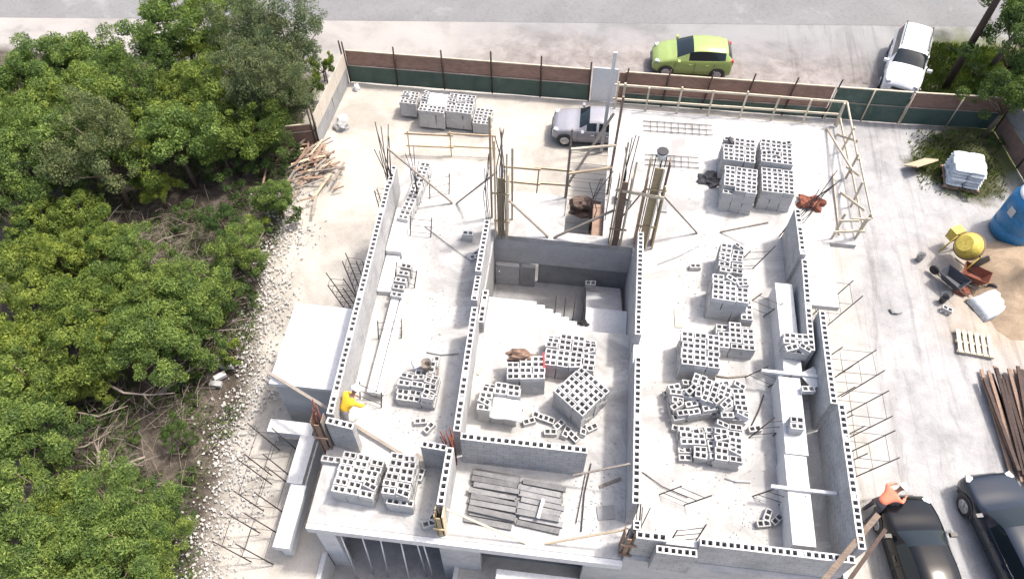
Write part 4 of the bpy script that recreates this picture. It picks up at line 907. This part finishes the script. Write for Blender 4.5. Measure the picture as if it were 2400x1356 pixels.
# ================================================================== CARS
def catmull(a, b, c, d, t):
    return .5*((2*b)+(-a+c)*t+(2*a-5*b+4*c-d)*t*t+(-a+3*b-3*c+d)*t**3)
def car(x, y, rz, ST, ws, rf, sides, rg, label, pmat, wheelx, z=0, wr=.32, name='parked_car', extra=None):
    root = thing(name, label, 'car', (x, y, z), rz); NS = 5; rows = []; ts = []
    for i in range(len(ST)-1):
        for k in range(NS):
            t = k/NS; g = [ST[max(i-1,0)], ST[i], ST[i+1], ST[min(i+2, len(ST)-1)]]
            r_ = [catmull(g[0][q], g[1][q], g[2][q], g[3][q], t)*.45+(g[1][q]*(1-t)+g[2][q]*t)*.55 for q in range(6)]
            rows.append(r_); ts.append(i+t)
    rows.append(list(ST[-1])); ts.append(len(ST)-1)
    secs = []
    for (X, w_, zs, zb, zt, wt) in rows:
        cab = zt-zb > .18
        half = [(.84*w_, zs), (.985*w_, zs+.08), (w_, zs*.45+zb*.55), (.965*w_, zb-.03), (.93*w_, zb+.02),
                (wt+.03, zt-(.075 if cab else .03)), (.9*wt, zt-.015), (.5*wt, zt+.02), (0, zt+.03)]
        secs.append([Vector((X, p[0], p[1])) for p in half] + [Vector((X, -p[0], p[1])) for p in half[-2::-1]])
    body, glass = MB(), {'windscreen': MB(), 'rear_window': MB(), 'side_window': [MB(), MB()]}
    nc = len(secs[0])
    # one shared vertex grid for the painted shell keeps it smooth
    idx = {}
    def put(mb, tab, r, c):
        if (id(mb), r, c) not in idx: idx[(id(mb), r, c)] = len(mb.v); mb.v.append(tuple(secs[r][c]))
        return idx[(id(mb), r, c)]
    for r in range(len(secs)-1):
        tm = (ts[r]+ts[r+1])/2
        for c in range(nc-1):
            k = c if c < 8 else 15-c          # 0..7 strip index from either sill
            tgt = body
            if k >= 5 and ws[0] <= tm <= ws[1]: tgt = glass['windscreen']
            elif k >= 5 and rg[0] <= tm <= rg[1]: tgt = glass['rear_window']
            elif k == 4 and any(a <= tm <= b for a, b in sides): tgt = glass['side_window'][0 if c < 8 else 1]
            a, b, c2, d = put(tgt, 0, r, c), put(tgt, 0, r+1, c), put(tgt, 0, r+1, c+1), put(tgt, 0, r, c+1)
            tgt.f.append((a, b, c2, d)); tgt.sm.append(True)
    for r in (0, len(secs)-1):
        f = [put(body, 0, r, c) for c in range(nc)]; body.f.append(tuple(f if r else f[::-1])); body.sm.append(False)
    bo = body.build('body', pmat, root)
    for nm in ('windscreen', 'rear_window'):
        if glass[nm].f: glass[nm].build(nm, GLASS, bo)
    for g in glass['side_window']:
        if g.f: g.build('side_window', GLASS, bo)
    W_ = max(s[1] for s in ST); x0, x1 = ST[0][0], ST[-1][0]
    un = MB(); un.span(x1+.25, x0-.25, -W_*.86, W_*.86, .16, .34); un.build('underbody', BLACKP, root)
    for wx in wheelx:
        for s in (-1, 1):
            wy = s*(W_-.085); m = MB().lathe([(wr*.62,-.1),(wr*.95,-.1),(wr,-.06),(wr,.06),(wr*.95,.105),(wr*.62,.105)], (wx, wy, wr), 24, Rx); wh = m.build('wheel', TYRE, root)
            m = MB(); cx_ = s*(W_+.012)
            for q in range(5):
                a = 2*pi*q/5; m.beam((wx, cx_, wr), (wx+cos(a)*wr*.6, cx_, wr+sin(a)*wr*.6), .035, .09, Vector((0,1,0)))
            m.lathe([(wr*.55,-.01),(wr*.63,-.01),(wr*.63,.015),(wr*.55,.015)], (wx, cx_, wr), 24, Rx); m.build('rim', RIM, wh)
            m = MB(); n = 14
            for q in range(n):
                a0, a1 = pi*(q/n)*1.04-.06, pi*((q+1)/n)*1.04-.06; yy = s*(W_+.006)
                m.quad([(wx+cos(a0)*wr*1.02, yy, wr+sin(a0)*wr*1.02), (wx+cos(a0)*wr*1.2, yy, wr+sin(a0)*wr*1.2), (wx+cos(a1)*wr*1.2, yy, wr+sin(a1)*wr*1.2), (wx+cos(a1)*wr*1.02, yy, wr+sin(a1)*wr*1.02)])
            m.build('wheel_arch', BLACKP, root)
    zb = ST[4][3]
    for s in (-1, 1):
        m = MB(); m.box((ST[4][0]-.25, s*(W_+.12), zb+.08), (.12, .2, .13)); m.build('mirror', pmat, root)
        m = MB(); m.box((ST[2][0]+.02, s*ST[2][1]*.80, (ST[2][3]+ST[2][4])/2-.02), (.22, .2, .09), s*-.35); m.build('headlight', LAMPG, root)
        m = MB(); m.box((x1+.10, s*W_*.8, ST[-2][3]-.05), (.14, .16, .22)); m.build('tail_light', REDP, root)
        m = MB()
        for xs_ in (ws[2], ws[3], ws[4]): m.box((xs_, s*(W_+.002), .62), (.014, .012, .62))
        m.build('door_seam', BLACKP, root)
        m = MB(); m.box(((ws[3]+ws[4])/2+.12-.25, s*(W_+.015), zb-.14), (.17, .03, .03)); m.box(((ws[2]+ws[3])/2-.25, s*(W_+.015), zb-.14), (.17, .03, .03)); m.build('door_handle', pmat, root)
    m = MB(); m.box((x0-.03, 0, ST[1][3]-.08), (.1, W_*.9, .12)); m.build('grille', BLACKP, root)
    m = MB(); m.box((x0-.02, 0, .40), (.1, W_*1.1, .09)); m.build('bumper_grille', BLACKP, root)
    if extra: extra(root, W_)
    return root
HATCH = [(2.0,.45,.35,.48,.52,.30),(1.94,.64,.25,.62,.66,.45),(1.72,.78,.22,.76,.84,.58),(1.30,.84,.2,.90,1.00,.66),(1.0,.85,.2,.96,1.08,.70),(.05,.85,.2,.99,1.47,.60),
 (-.6,.85,.2,1.02,1.53,.60),(-1.3,.85,.2,1.06,1.50,.58),(-1.62,.83,.2,1.09,1.44,.55),(-1.92,.79,.25,1.04,1.10,.62),(-2.0,.66,.35,.75,.80,.55)]
def mix_car(ST, sl=1, sw=1, sh=1): return [(a*sl, b*sw, c, d*sh, e*sh, f*sw) for a, b, c, d, e, f in ST]
car(5.2, 31.75, pi+.03, mix_car(HATCH, .95), (4.15, 4.95, .85, -.1, -1.0), 0, ((4.7, 6.15), (6.3, 7.75)), (8.2, 8.95), 'lime green hatchback parked on the verge beyond the fence', PGREEN, (1.22, -1.22))
SUVS = [(2.3,.60,.4,.62,.68,.45),(2.26,.74,.3,.80,.86,.6),(2.1,.84,.28,.92,1.0,.68),(1.6,.9,.26,1.02,1.10,.74),(1.15,.91,.26,1.06,1.17,.76),(.35,.91,.26,1.08,1.62,.66),
 (-.6,.91,.26,1.10,1.70,.67),(-1.7,.91,.26,1.12,1.67,.66),(-2.05,.89,.28,1.14,1.60,.63),(-2.25,.86,.3,1.1,1.18,.7),(-2.32,.74,.4,.8,.86,.6)]
def rails(root, W_):
    for s in (-1, 1): MB().tube([(.2, s*.60, 1.70), (.0, s*.60, 1.76), (-1.7, s*.60, 1.76), (-1.85, s*.60, 1.68)], .025, 6).build('roof_rail', BLACKP, root)
car(15.45, 32.5, R(-108), mix_car(SUVS, .93, .95), (4.15, 4.95, 1.0, .05, -1.0), 0, ((4.7, 5.9), (6.05, 6.95), (7.1, 7.8)), (8.1, 8.95), 'white sport utility car parked beyond the mesh gate panel', PWHITE, (1.42, -1.42), wr=.36, extra=rails)
PICK = [(2.1,.50,.35,.55,.60,.35),(2.04,.70,.28,.70,.76,.52),(1.85,.80,.25,.82,.90,.60),(1.35,.85,.22,.92,1.01,.68),(.85,.86,.22,.95,1.05,.70),(.25,.86,.22,.96,1.40,.58),
 (-.35,.86,.22,.98,1.44,.58),(-.75,.86,.22,.98,1.40,.57),(-1.2,.86,.22,.97,1.06,.66),(-1.95,.83,.25,.95,1.00,.66),(-2.05,.75,.35,.7,.75,.6)]
car(.78, 26.4, pi+.02, mix_car(PICK, .88, .92, .92), (4.15, 4.95, .7, -.1, -.9), 0, ((4.7, 5.6), (5.75, 6.9)), (7.2, 7.95), 'silver saloon car partly hidden behind the rebar cage and column forms', PSILV, (1.25, -1.3))
SED = [(2.3,.50,.35,.52,.56,.35),(2.24,.70,.25,.66,.72,.52),(2.0,.82,.22,.80,.88,.62),(1.5,.88,.2,.90,1.0,.70),(1.05,.89,.2,.94,1.06,.72),(.35,.89,.2,.96,1.36,.58),
 (-.4,.89,.2,.98,1.45,.58),(-1.1,.88,.2,1.0,1.41,.56),(-1.75,.86,.22,1.0,1.10,.60),(-2.15,.80,.25,.98,1.03,.62),(-2.3,.68,.35,.75,.80,.55)]
car(11.75, 8.35, R(98), mix_car(SED, .93), (4.15, 4.95, .85, -.1, -1.1), 0, ((4.7, 5.9), (6.05, 7.2)), (7.2, 7.95), 'glossy black saloon car beside the worker in orange', PBLACK, (1.35, -1.35))
car(14.75, 9.25, R(103), mix_car(SUVS, 1.0, 1.0, .92), (4.15, 4.95, 1.0, .05, -1.0), 0, ((4.7, 5.9), (6.05, 6.95), (7.1, 7.8)), (8.1, 8.95), 'dark slate blue car at the lower right corner', PSLATE, (1.45, -1.45), wr=.36)

# ================================================================== PEOPLE
def skin_obj(name, pts, edges, rads, mat, parent, lv=2, root_i=0, sm=True):
    me = bpy.data.meshes.new(name); me.from_pydata([tuple(p) for p in pts], edges, []); me.materials.append(mat)
    o = bpy.data.objects.new(name, me); COL.objects.link(o); o.parent = parent
    md = o.modifiers.new('skin', 'SKIN'); md.use_smooth_shade = True
    for i, r_ in enumerate(rads):
        sv = me.skin_vertices[0].data[i]; sv.radius = (r_, r_) if not hasattr(r_, '__len__') else r_; sv.use_root = (i == root_i)
    s_ = o.modifiers.new('sub', 'SUBSURF'); s_.levels = lv; s_.render_levels = lv
    return o
def person(x, y, z, rz, J, shirt, trous, label, sc=1.0):
    """J: joints (local, metres): pelvis chest neck head, sh/el/ha L+R, hip/kn/an/toe L+R"""
    root = thing('person', label, 'person', (x, y, z), rz); J = {k: Vector(v)*sc for k, v in J.items()}
    names = ['pelvis','waist','chest','neck','head']
    pts = [J['pelvis'], J['pelvis'].lerp(J['chest'], .5), J['chest'], J['neck'], J['neck'].lerp(J['head'], .45), J['head'], J['head']+(J['head']-J['neck']).normalized()*.09]
    rad = [(.13,.1),(.12,.095),(.14,.105),(.05,.05),(.065,.07),(.088,.095),(.06,.065)]; ed = [(0,1),(1,2),(2,3),(3,4),(4,5),(5,6)]
    def chain(start, lst):
        prev = start
        for p, r_ in lst: pts.append(p); rad.append(r_); ed.append((prev, len(pts)-1)); prev = len(pts)-1
        return prev
    for s in ('L', 'R'):
        w_ = chain(2, [(J['sh'+s], .055), (J['sh'+s].lerp(J['el'+s], .5), .047), (J['el'+s], .04), (J['ha'+s].lerp(J['el'+s], .2), .028), (J['ha'+s], .034)])
        fd = (J['ha'+s]-J['el'+s]).normalized(); sd = fd.cross(Vector((0,0,1))).normalized() if abs(fd.z) < .9 else Vector((1,0,0))
        for q in range(4):
            o = sd*(.030*(q-1.5)*.75); ln = (.075,.085,.08,.062)[q]
            chain(w_, [(J['ha'+s]+fd*.045+o, .010), (J['ha'+s]+fd*(.045+ln*.6)+o+Vector((0,0,-.012)), .009), (J['ha'+s]+fd*(.045+ln)+o+Vector((0,0,-.035)), .007)])
        chain(w_, [(J['ha'+s]+fd*.02-sd*.035, .011), (J['ha'+s]+fd*.055-sd*.055+Vector((0,0,-.015)), .009)])
        chain(0, [(J['hip'+s], .082), (J['kn'+s], .055), (J['an'+s], .038), (J['to'+s], .04)])
    body = skin_obj('body', pts, ed, rad, SKIN, root)
    for s in ('L', 'R'):
        a, k, n_, t = J['hip'+s], J['kn'+s], J['an'+s], J['to'+s]
    skin_obj('trousers', [J['pelvis'], J['pelvis'].lerp(J['chest'], .4)]+[q for s in 'LR' for q in (J['hip'+s], J['hip'+s].lerp(J['kn'+s], .5), J['kn'+s], J['kn'+s].lerp(J['an'+s], .9))],
             [(0,1),(0,2),(2,3),(3,4),(4,5),(0,6),(6,7),(7,8),(8,9)], [(.16,.13),(.15,.12),.1,.092,.075,.062,.1,.092,.075,.062], trous, root)
    skin_obj('shirt', [J['pelvis'].lerp(J['chest'], -.02), J['pelvis'].lerp(J['chest'], .5), J['chest'], J['chest'].lerp(J['neck'], .6)]+[q for s in 'LR' for q in (J['sh'+s], J['sh'+s].lerp(J['el'+s], .5), J['sh'+s].lerp(J['el'+s], .95), J['el'+s].lerp(J['ha'+s], .7))],
             [(0,1),(1,2),(2,3),(2,4),(4,5),(5,6),(6,7),(2,8),(8,9),(9,10),(10,11)], [(.185,.15),(.17,.14),(.18,.14),.085,.085,.068,.058,.046,.085,.068,.058,.046], shirt, root)
    for s in ('L', 'R'): skin_obj('boot', [J['an'+s]+Vector((0,0,.06)), J['an'+s], J['to'+s]], [(0,1),(1,2)], [.055,.055,(.05,.04)], BOOT, root)
    hd = J['head']; ax = (J['head']-J['neck']).normalized(); fw = J.get('face', Vector((0,-1,0))).normalized(); q = ax.to_track_quat('Z', 'Y').to_matrix()
    MB().lathe([(.155,0),(.16,.01),(.122,.02),(.118,.06),(.095,.10),(.05,.125),(.01,.13)], hd+ax*.045, 20, q).build('hard_hat', HELM, root)
    m = MB(); side = ax.cross(fw).normalized(); fc = hd+fw*.088-ax*.01
    m.tube([fc+ax*.02, fc+fw*.022-ax*.012], [.01, .014], 6); m.build('nose', SKIN, root)
    for s in (-1, 1):
        MB().lathe([(.002,0),(.012,.004),(.002,.010)], fc+side*s*.032+ax*.022-fw*.004, 8, fw.to_track_quat('Z','Y').to_matrix()).build('eye', HAIR, root)
        MB().lathe([(.004,-.006),(.024,0),(.004,.01)], hd+side*s*.092, 8, side.to_track_quat('Z','Y').to_matrix()).build('ear', SKIN, root)
    MB().tube([fc-ax*.045-side*.022-fw*.006, fc-ax*.048+fw*.002, fc-ax*.045+side*.022-fw*.006], .005, 5).build('mouth', RUST, root)
    return root
# bending forward over the wall: local -X is ahead for legs, body leans to +X
def bent(lean=1.0, reach=.5):
    c, s = cos(lean), sin(lean); pv_ = Vector((0,0,.88)); f = Vector((s,0,c))   # torso direction
    ch = pv_+f*.42; nk = pv_+f*.56; hd = pv_+f*.56+Vector((.08+.04*s, 0, .13)).normalized()*.18
    return dict(pelvis=pv_, chest=ch, neck=nk, head=hd, shL=ch+Vector((0,.19,.02)), shR=ch+Vector((0,-.19,.02)),
        elL=ch+Vector((.12,.26,-.24)), elR=ch+Vector((.14,-.24,-.24)), haL=ch+Vector((.12+reach*.4,.20,-.42)), haR=ch+Vector((.14+reach*.4,-.14,-.42)),
        hipL=pv_+Vector((0,.1,-.06)), hipR=pv_+Vector((0,-.1,-.06)), knL=Vector((.10,.14,.46)), knR=Vector((-.06,-.13,.45)), anL=Vector((-.04,.16,.08)), anR=Vector((-.30,-.15,.08)),
        toL=Vector((.14,.18,.04)), toR=Vector((-.12,-.16,.04)), face=Vector((c*.3+.6,0,-.7)))
q = P(790, 985, ZS); person(-6.0, 9.75, ZS, R(48), bent(.75, .3), YSHIRT, GREYC, 'worker in yellow shirt and white hard hat leaning over the left wall', 1.16)
bo = bent(1.15, .5)
for sd_, yy in (('L', .2), ('R', -.2)): bo['el'+sd_] = bo['sh'+sd_]+Vector((.16, yy*.5, -.16)); bo['ha'+sd_] = bo['sh'+sd_]+Vector((.40, yy*.1, -.20))
q = P(2058, 1200, 0); person(q.x-.35, q.y-.1, 0, R(35), bo, OSHIRT, JEANS, 'worker in orange shirt and white hard hat bending by the black car', 1.14)

# ================================================================== PLANTS
def leafpatch(mb, c, r, n, rnd, size, up=.35, flat=1.0):
    for _ in range(n):
        d = Vector((rnd.gauss(0,1), rnd.gauss(0,1), rnd.gauss(0,1))); d.normalize(); d *= r*(rnd.random()**.3); d.z *= flat
        p = c+d; nrm = (d.normalized()*.9+Vector((rnd.gauss(0,.75), rnd.gauss(0,.75), rnd.gauss(0,.7)+up*.6))).normalized()
        t = nrm.orthogonal().normalized(); t = Matrix.Rotation(rnd.random()*6.28, 3, nrm) @ t; b = nrm.cross(t)
        L = size*rnd.uniform(.6, 1.35); W = L*.42
        b0 = len(mb.v); mb.v += [tuple(p-t*L*.5), tuple(p+b*W*.5+nrm*.05*L), tuple(p+t*L*.5-nrm*.12*L), tuple(p-b*W*.5+nrm*.05*L)]
        mb.f.append((b0, b0+1, b0+2, b0+3)); mb.sm.append(False)
def crown_mb(R_, Hc, nclump, per, size, seed, gap=.0, droop=False):
    rnd = random.Random(seed); mb = MB(); cl = []
    for _ in range(nclump):
        a = rnd.random()*2*pi; ph = math.acos(rnd.uniform(-.35, 1)); rr = rnd.uniform(.55, 1.0)
        k = 1+.28*sin(a*3+seed)+.15*sin(a*5+seed*2)
        c = Vector((R_*k*rr*sin(ph)*cos(a), R_*k*rr*sin(ph)*sin(a), Hc*rr*cos(ph)+rnd.uniform(-.3,.35)*Hc)); cl.append(c)
        q_ = rnd.uniform(.45, 1.45); leafpatch(mb, c, R_*.19*q_, int(per*q_*q_), rnd, size*rnd.uniform(.8,1.2), flat=.8)
    return mb, cl
def trunk_mb(h, cl, r0, seed):
    rnd = random.Random(seed); mb = MB(); fork = Vector((rnd.uniform(-.1,.1)*h, rnd.uniform(-.1,.1)*h, h*.55))
    mb.tube([(0,0,-.1), (fork.x*.4, fork.y*.3, h*.3), fork], [r0, r0*.8, r0*.6], 8)
    for c in rnd.sample(cl, min(12, len(cl))):
        c2 = Vector((c.x, c.y, c.z+h)); mid = fork.lerp(c2, .5)+Vector((rnd.uniform(-.2,.2), rnd.uniform(-.2,.2), .1)); mb.tube([fork, mid, c2], [r0*.42, r0*.25, r0*.07], 5)
    return mb
TREES = []
for i, (R_, Hc, ncl, per, size, h, lf) in enumerate(((1.9,1.6,70,230,.115,3.0,0),(1.8,1.3,62,230,.12,2.6,1),(2.0,2.0,84,230,.10,3.6,2),(1.7,1.5,62,210,.12,2.8,3),(1.75,1.5,62,220,.13,2.8,0),(1.6,1.2,54,220,.125,2.3,1))):
    cmb, cl = crown_mb(R_, Hc, ncl, per, size, 11+i)
    TREES.append((trunk_mb(h, cl, .13, i).mesh('trunk', BARK), cmb.mesh('crown', LEAF[lf]), h))
for i, (R_, Hc, ncl, per, size, lf) in enumerate(((.9,.7,22,110,.12,0),(.8,.55,18,110,.12,1),(.85,.6,18,90,.10,3))):
    cmb, cl = crown_mb(R_, Hc, ncl, per, size, 31+i); TREES.append((trunk_mb(.55, cl, .05, i+9).mesh('stem', BARK), cmb.mesh('foliage', LEAF[lf]), .55))
def tree(k, x, y, s, label, group=None, zs=1.0, name='tree'):
    tm, cm_, h = TREES[k]; root = thing(name, label, 'tree' if name == 'tree' else 'bush', (x, y, 0), random.random()*6.28, group); root.scale = (s, s, s*zs)
    for nm, me, z in (('trunk' if name == 'tree' else 'stem', tm, 0), ('crown' if name == 'tree' else 'foliage', cm_, h)):
        o = bpy.data.objects.new(nm, me); COL.objects.link(o); o.parent = root; o.location = (0, 0, z)
KD = ['leafy green', 'yellowish green', 'grey green feathery', 'dark green', 'bright green', 'yellow green']
# (photo x, photo y of the crown centre, kind, scale)
TR = [('row nearest the road', [(20,175,4,1.0),(95,150,0,1.05),(180,130,4,1.15),(265,170,0,1.0),(400,40,4,1.35),(500,45,0,1.1),(600,75,2,1.2),(665,85,2,1.1),(370,130,3,1.0),(450,110,1,.95)]),
      ('second row from the road', [(15,270,1,1.1),(110,240,4,1.2),(200,240,0,1.2),(300,220,3,1.15),(400,215,1,1.1),(490,190,0,1.1),(575,170,2,1.1),(640,170,2,1.1),(665,225,3,.7)]),
      ('third row from the road', [(30,365,4,1.1),(120,340,0,1.2),(215,335,2,1.1),(310,320,1,1.15),(400,310,4,1.15),(490,290,1,1.1),(580,270,1,1.0),(620,280,3,.85)]),
      ('row beside the dark clearing', [(20,480,3,1.0),(95,500,5,1.05),(185,490,5,1.0),(200,410,3,.9),(355,420,1,.6),(640,440,4,.62),(510,500,3,.6),(560,560,0,.75)]),
      ('wide yellow green middle row', [(30,600,5,1.1),(130,600,5,1.15),(230,570,1,1.0),(310,590,4,.85),(60,700,1,1.1),(170,690,5,1.15),(270,700,1,1.1),(360,690,4,1.0),(440,680,0,.95),(500,650,3,.55)]),
      ('row above the fallen branches', [(40,800,5,1.1),(150,800,1,1.1),(250,790,5,1.0),(345,790,0,1.0),(430,770,4,.85),(40,900,4,1.0),(125,880,5,.9),(200,870,1,.7)]),
      ('thin row around the fallen branches', [(25,1010,0,1.0),(90,990,3,.9),(400,1000,3,.4)]),
      ('front row at the bottom edge', [(40,1150,4,1.0),(140,1190,5,.95),(240,1180,0,.95),(320,1200,4,.85),(60,1290,0,1.05),(170,1290,5,1.05),(270,1290,4,1.0),(350,1270,0,.7),(390,1190,3,.45)])]
random.seed(21)
for row, lst in TR:
    order = sorted(range(len(lst)), key=lambda q: lst[q][0])
    for n_, q in enumerate(order):
        px, py, k, s = lst[q]; s *= .80 if row[0] in 'tsr' and 'road' in row else .74; h = TREES[k][2]*s; v = P(px, py, h+.5)
        tree(k, v.x, v.y, s*random.uniform(.95, 1.05), f'{KD[k]} tree, {ORD[n_]} from left in the {row}', 'trees of the woodland')
BU = [(640,345,8),(650,480,8),(605,520,7),(590,590,8),(540,640,8),(420,560,8),(340,520,8),(470,745,6),(520,720,8),(480,850,8),(440,930,8),(300,870,8),(240,960,8),(300,1010,8),(420,1120,8),(430,1030,8),(200,1080,8),(100,1090,8),(300,1110,8),(60,1060,8),(350,1310,6),(540,820,7),
      (380,620,8),(330,470,8),(250,470,8),(440,500,8),(560,455,8),(620,380,8),(560,380,8),(500,400,8),(340,940,8),(420,880,8),(270,930,8),(180,960,8)]
BU = [b for b in BU if not (235 < b[0] < 430 and 440 < b[1] < 650)]
for n_, (px, py, k) in enumerate(BU):
    bs = .5 if (b_ := (py > 850 and py < 1130)) else 1
    v = P(px, py, .6); tree(k, v.x, v.y, bs*random.uniform(.75, 1.35), 'low dark bush at the edge of the woodland clearing', 'low bushes of the clearing', name='bush')
# right corner trees
for px, py, k, s, lb in ((2385,25,3,1.25,'dark tree at the upper right corner'),(2370,115,3,1.15,'shaded dark tree on the right edge beyond the fence'),(2365,195,3,.85,'lowest dark tree on the right edge behind the fence corner')):
    v = P(px, py, 3.0); tree(k, v.x+.4, v.y, s, lb, 'trees beyond the right fence')
for px, py, s, lb in ((2230,320,.5,'weedy bush at the foot of the fence, left of the sacks'),(2190,315,.35,'small weedy bush by the mesh gate panel'),(2250,415,.6,'dark weeds in front of the white cement sacks'),(2340,330,.6,'dark weeds right of the white cement sacks'),(2265,455,.35,'small weed tuft on the yard below the sacks'),(2290,170,.7,'low bush in the grass right of the leaning pole'),(2230,110,.4,'small bush in the grass near the white car')):
    v = P(px, py, .2); tree(8, v.x, v.y, s, lb, name='bush', zs=.6)
for px, py, s, lb in ((735,190,.8,'light green bush against the left side fence'),(765,140,.7,'thin grassy bush behind the left fence corner')):
    v = P(px, py, 1.2); tree(7, v.x-.3, v.y, s*1.3, lb, name='bush', zs=1.5)
# grass, woodland litter, rubble rim
rnd = random.Random(3); mb = MB()
def blade(mb, x, y, h, rnd):
    a = rnd.random()*6.28; w_ = .02+.02*rnd.random(); dx, dy = cos(a)*w_, sin(a)*w_; lx, ly = rnd.gauss(0,.35)*h, rnd.gauss(0,.35)*h
    b = len(mb.v); mb.v += [(x-dx, y-dy, -.05), (x+dx, y+dy, -.05), (x+lx, y+ly, h)]; mb.f.append((b, b+1, b+2)); mb.sm.append(False)
for _ in range(22000):
    x = rnd.uniform(15.9, 26); y = rnd.uniform(29.3, 35.3); 
    if rnd.random() < .8 or y < 33: blade(mb, x, y, rnd.uniform(.06,.28), rnd)
for _ in range(3000):
    x = rnd.gauss(16.6, 1.3); y = rnd.gauss(26.6, 1.1)
    if 15 < x < 18.8 and 24.6 < y < 28.8: blade(mb, x, y, rnd.uniform(.04,.16), rnd)
tag(mb.build('grass', GRASS), 'green grass behind and inside the right fence corner', 'grass', kind='stuff')
def edgex(y): return -9.2-.12*y
def rub(rnd):
    y = rnd.uniform(4.5, 21.5); return (edgex(y)+rnd.gauss(-.05, .55)+.3*sin(y*1.7), y, .02)
crumbs('rubble', 5600, rub, ROCK, .012, .09, 'broken pale rubble and stones along the woodland edge', 'rubble', 5)
crumbs('yard_pebbles', 2600, lambda r: (r.uniform(-10.5,-6.6) if r.random()<.5 else r.uniform(8.7,20), r.uniform(5,28), 0), ROCK, .006, .028, 'small pebbles strewn over the sandy yard', 'pebbles', 6)
def leaf_litter():
    rnd = random.Random(8); mb = MB()
    from mathutils import noise as mn
    for _ in range(42000):
        y = rnd.uniform(3, 30.3); x = edgex(y)-.1-abs(rnd.gauss(0, 6))
        if mn.noise(Vector((x*.45, y*.45, 2))) < rnd.uniform(-.1,.1): continue
        leafpatch(mb, Vector((x, y, rnd.uniform(.0,.25))), .2, 1, rnd, .13, up=1.0)
    return mb
tag(leaf_litter().build('undergrowth', LEAF[3]), 'dark low undergrowth covering the woodland floor', 'undergrowth', kind='stuff')
# fallen branches
def brush():
    rnd = random.Random(12); mb = MB()
    for _ in range(520):
        c = P(rnd.gauss(*rnd.choice(((300,110),(330,70),(440,60),(380,90)))), rnd.choice((rnd.gauss(990,75), rnd.gauss(560,60), rnd.gauss(820,60))), 0); c.z = rnd.uniform(.05,.7)
        if c.x > edgex(c.y)+.3: continue
        a = rnd.random()*6.28; L = rnd.uniform(.3,1.1); d = Vector((cos(a)*L, sin(a)*L, rnd.uniform(-.1,.35)))
        mb.tube([c-d*.5, c+Vector((0,0,.05)), c+d*.5], [.014,.01,.004], 4, False)
    return tag(mb.build('brushwood', DEADW), 'dry grey twigs tangled over the woodland clearings', 'brushwood', kind='stuff')
brush()
def branch(pts, r, label, z=.35):
    root_pts = [P(a, b, z+.15*sin(i*2)) for i, (a, b) in enumerate(pts)]; mb = MB(); mb.tube(root_pts, [r*(1-.65*i/(len(pts)-1)) for i in range(len(pts))], 7)
    rnd = random.Random(len(label))
    for i in range(1, len(root_pts)):
        for _ in range(3):
            a = root_pts[i-1].lerp(root_pts[i], rnd.random()); d = (root_pts[i]-root_pts[i-1]).normalized(); d = Matrix.Rotation(rnd.choice((-1,1))*rnd.uniform(.4,1.0), 3, 'Z') @ d
            e = a+d*rnd.uniform(.3,.9)+Vector((0,0,rnd.uniform(0,.3))); mb.tube([a, (a+e)/2+Vector((0,0,.05)), e], [r*.35, r*.22, r*.08], 5)
    solo(mb, 'fallen_branch', DEADW, label, 'fallen branch', 'fallen dead branches')
branch([(50,1145),(150,1135),(235,1105),(340,1070)], .10, 'thick pale fallen branch lying across the clearing', 1.0)
branch([(230,1100),(232,1060),(218,1030)], .07, 'short upright fork on the thick pale branch', 1.1)
branch([(235,1100),(240,1140),(210,1170)], .06, 'short fork curving down from the thick pale branch', 1.0)
branch([(245,1100),(290,1085),(335,1090)], .06, 'thin branch splayed right of the fork', 1.0)
branch([(390,895),(440,870),(485,840)], .07, 'straight pale branch at the rubble edge', .5)
branch([(235,890),(290,920),(350,925),(410,920)], .05, 'thin grey branch in the middle clearing', 1.2)
branch([(400,795),(470,795),(520,785)], .05, 'thin bleached branch below the middle bushes', .5)
branch([(520,770),(560,750),(585,745)], .05, 'brown twisted branch on the rubble', .2)
branch([(430,740),(500,775),(570,770)], .04, 'long thin twig over the rubble edge', .3)
branch([(30,1200),(80,1170),(85,1155)], .05, 'crooked branch at the lower left', 1.4)
for i, (a, b, c) in enumerate((((450,690),(500,712),(560,700)),((470,640),(520,668),(560,640)),((360,880),(430,850),(470,800)),((120,1060),(200,1045),(260,1010)),((260,1130),(330,1150),(380,1130)),((330,600),(380,560),(440,545)),((560,600),(600,575),(620,540)),((150,960),(230,975),(300,950)))):
    branch([a, b, c], .045, f'slender bleached branch in the woodland edge, {ORD[i]} of eight', .9)
branch([(300,560),(340,600),(400,620)], .05, 'thin branch in the dark clearing', .6)
# scraps of block on the rim
for i, (px, py, rz) in enumerate(((530,855,.1),(515,880,.7),(505,898,0))):
    v = P(px, py, .15); solo(MB().box((v.x, v.y, .1), (.42,.2,.16), rz), 'concrete_chunk', BLOCK, f'pale broken concrete chunk on the left rubble rim, {ORD[i]} from top', 'concrete chunk')
print('objects', len(bpy.data.objects))
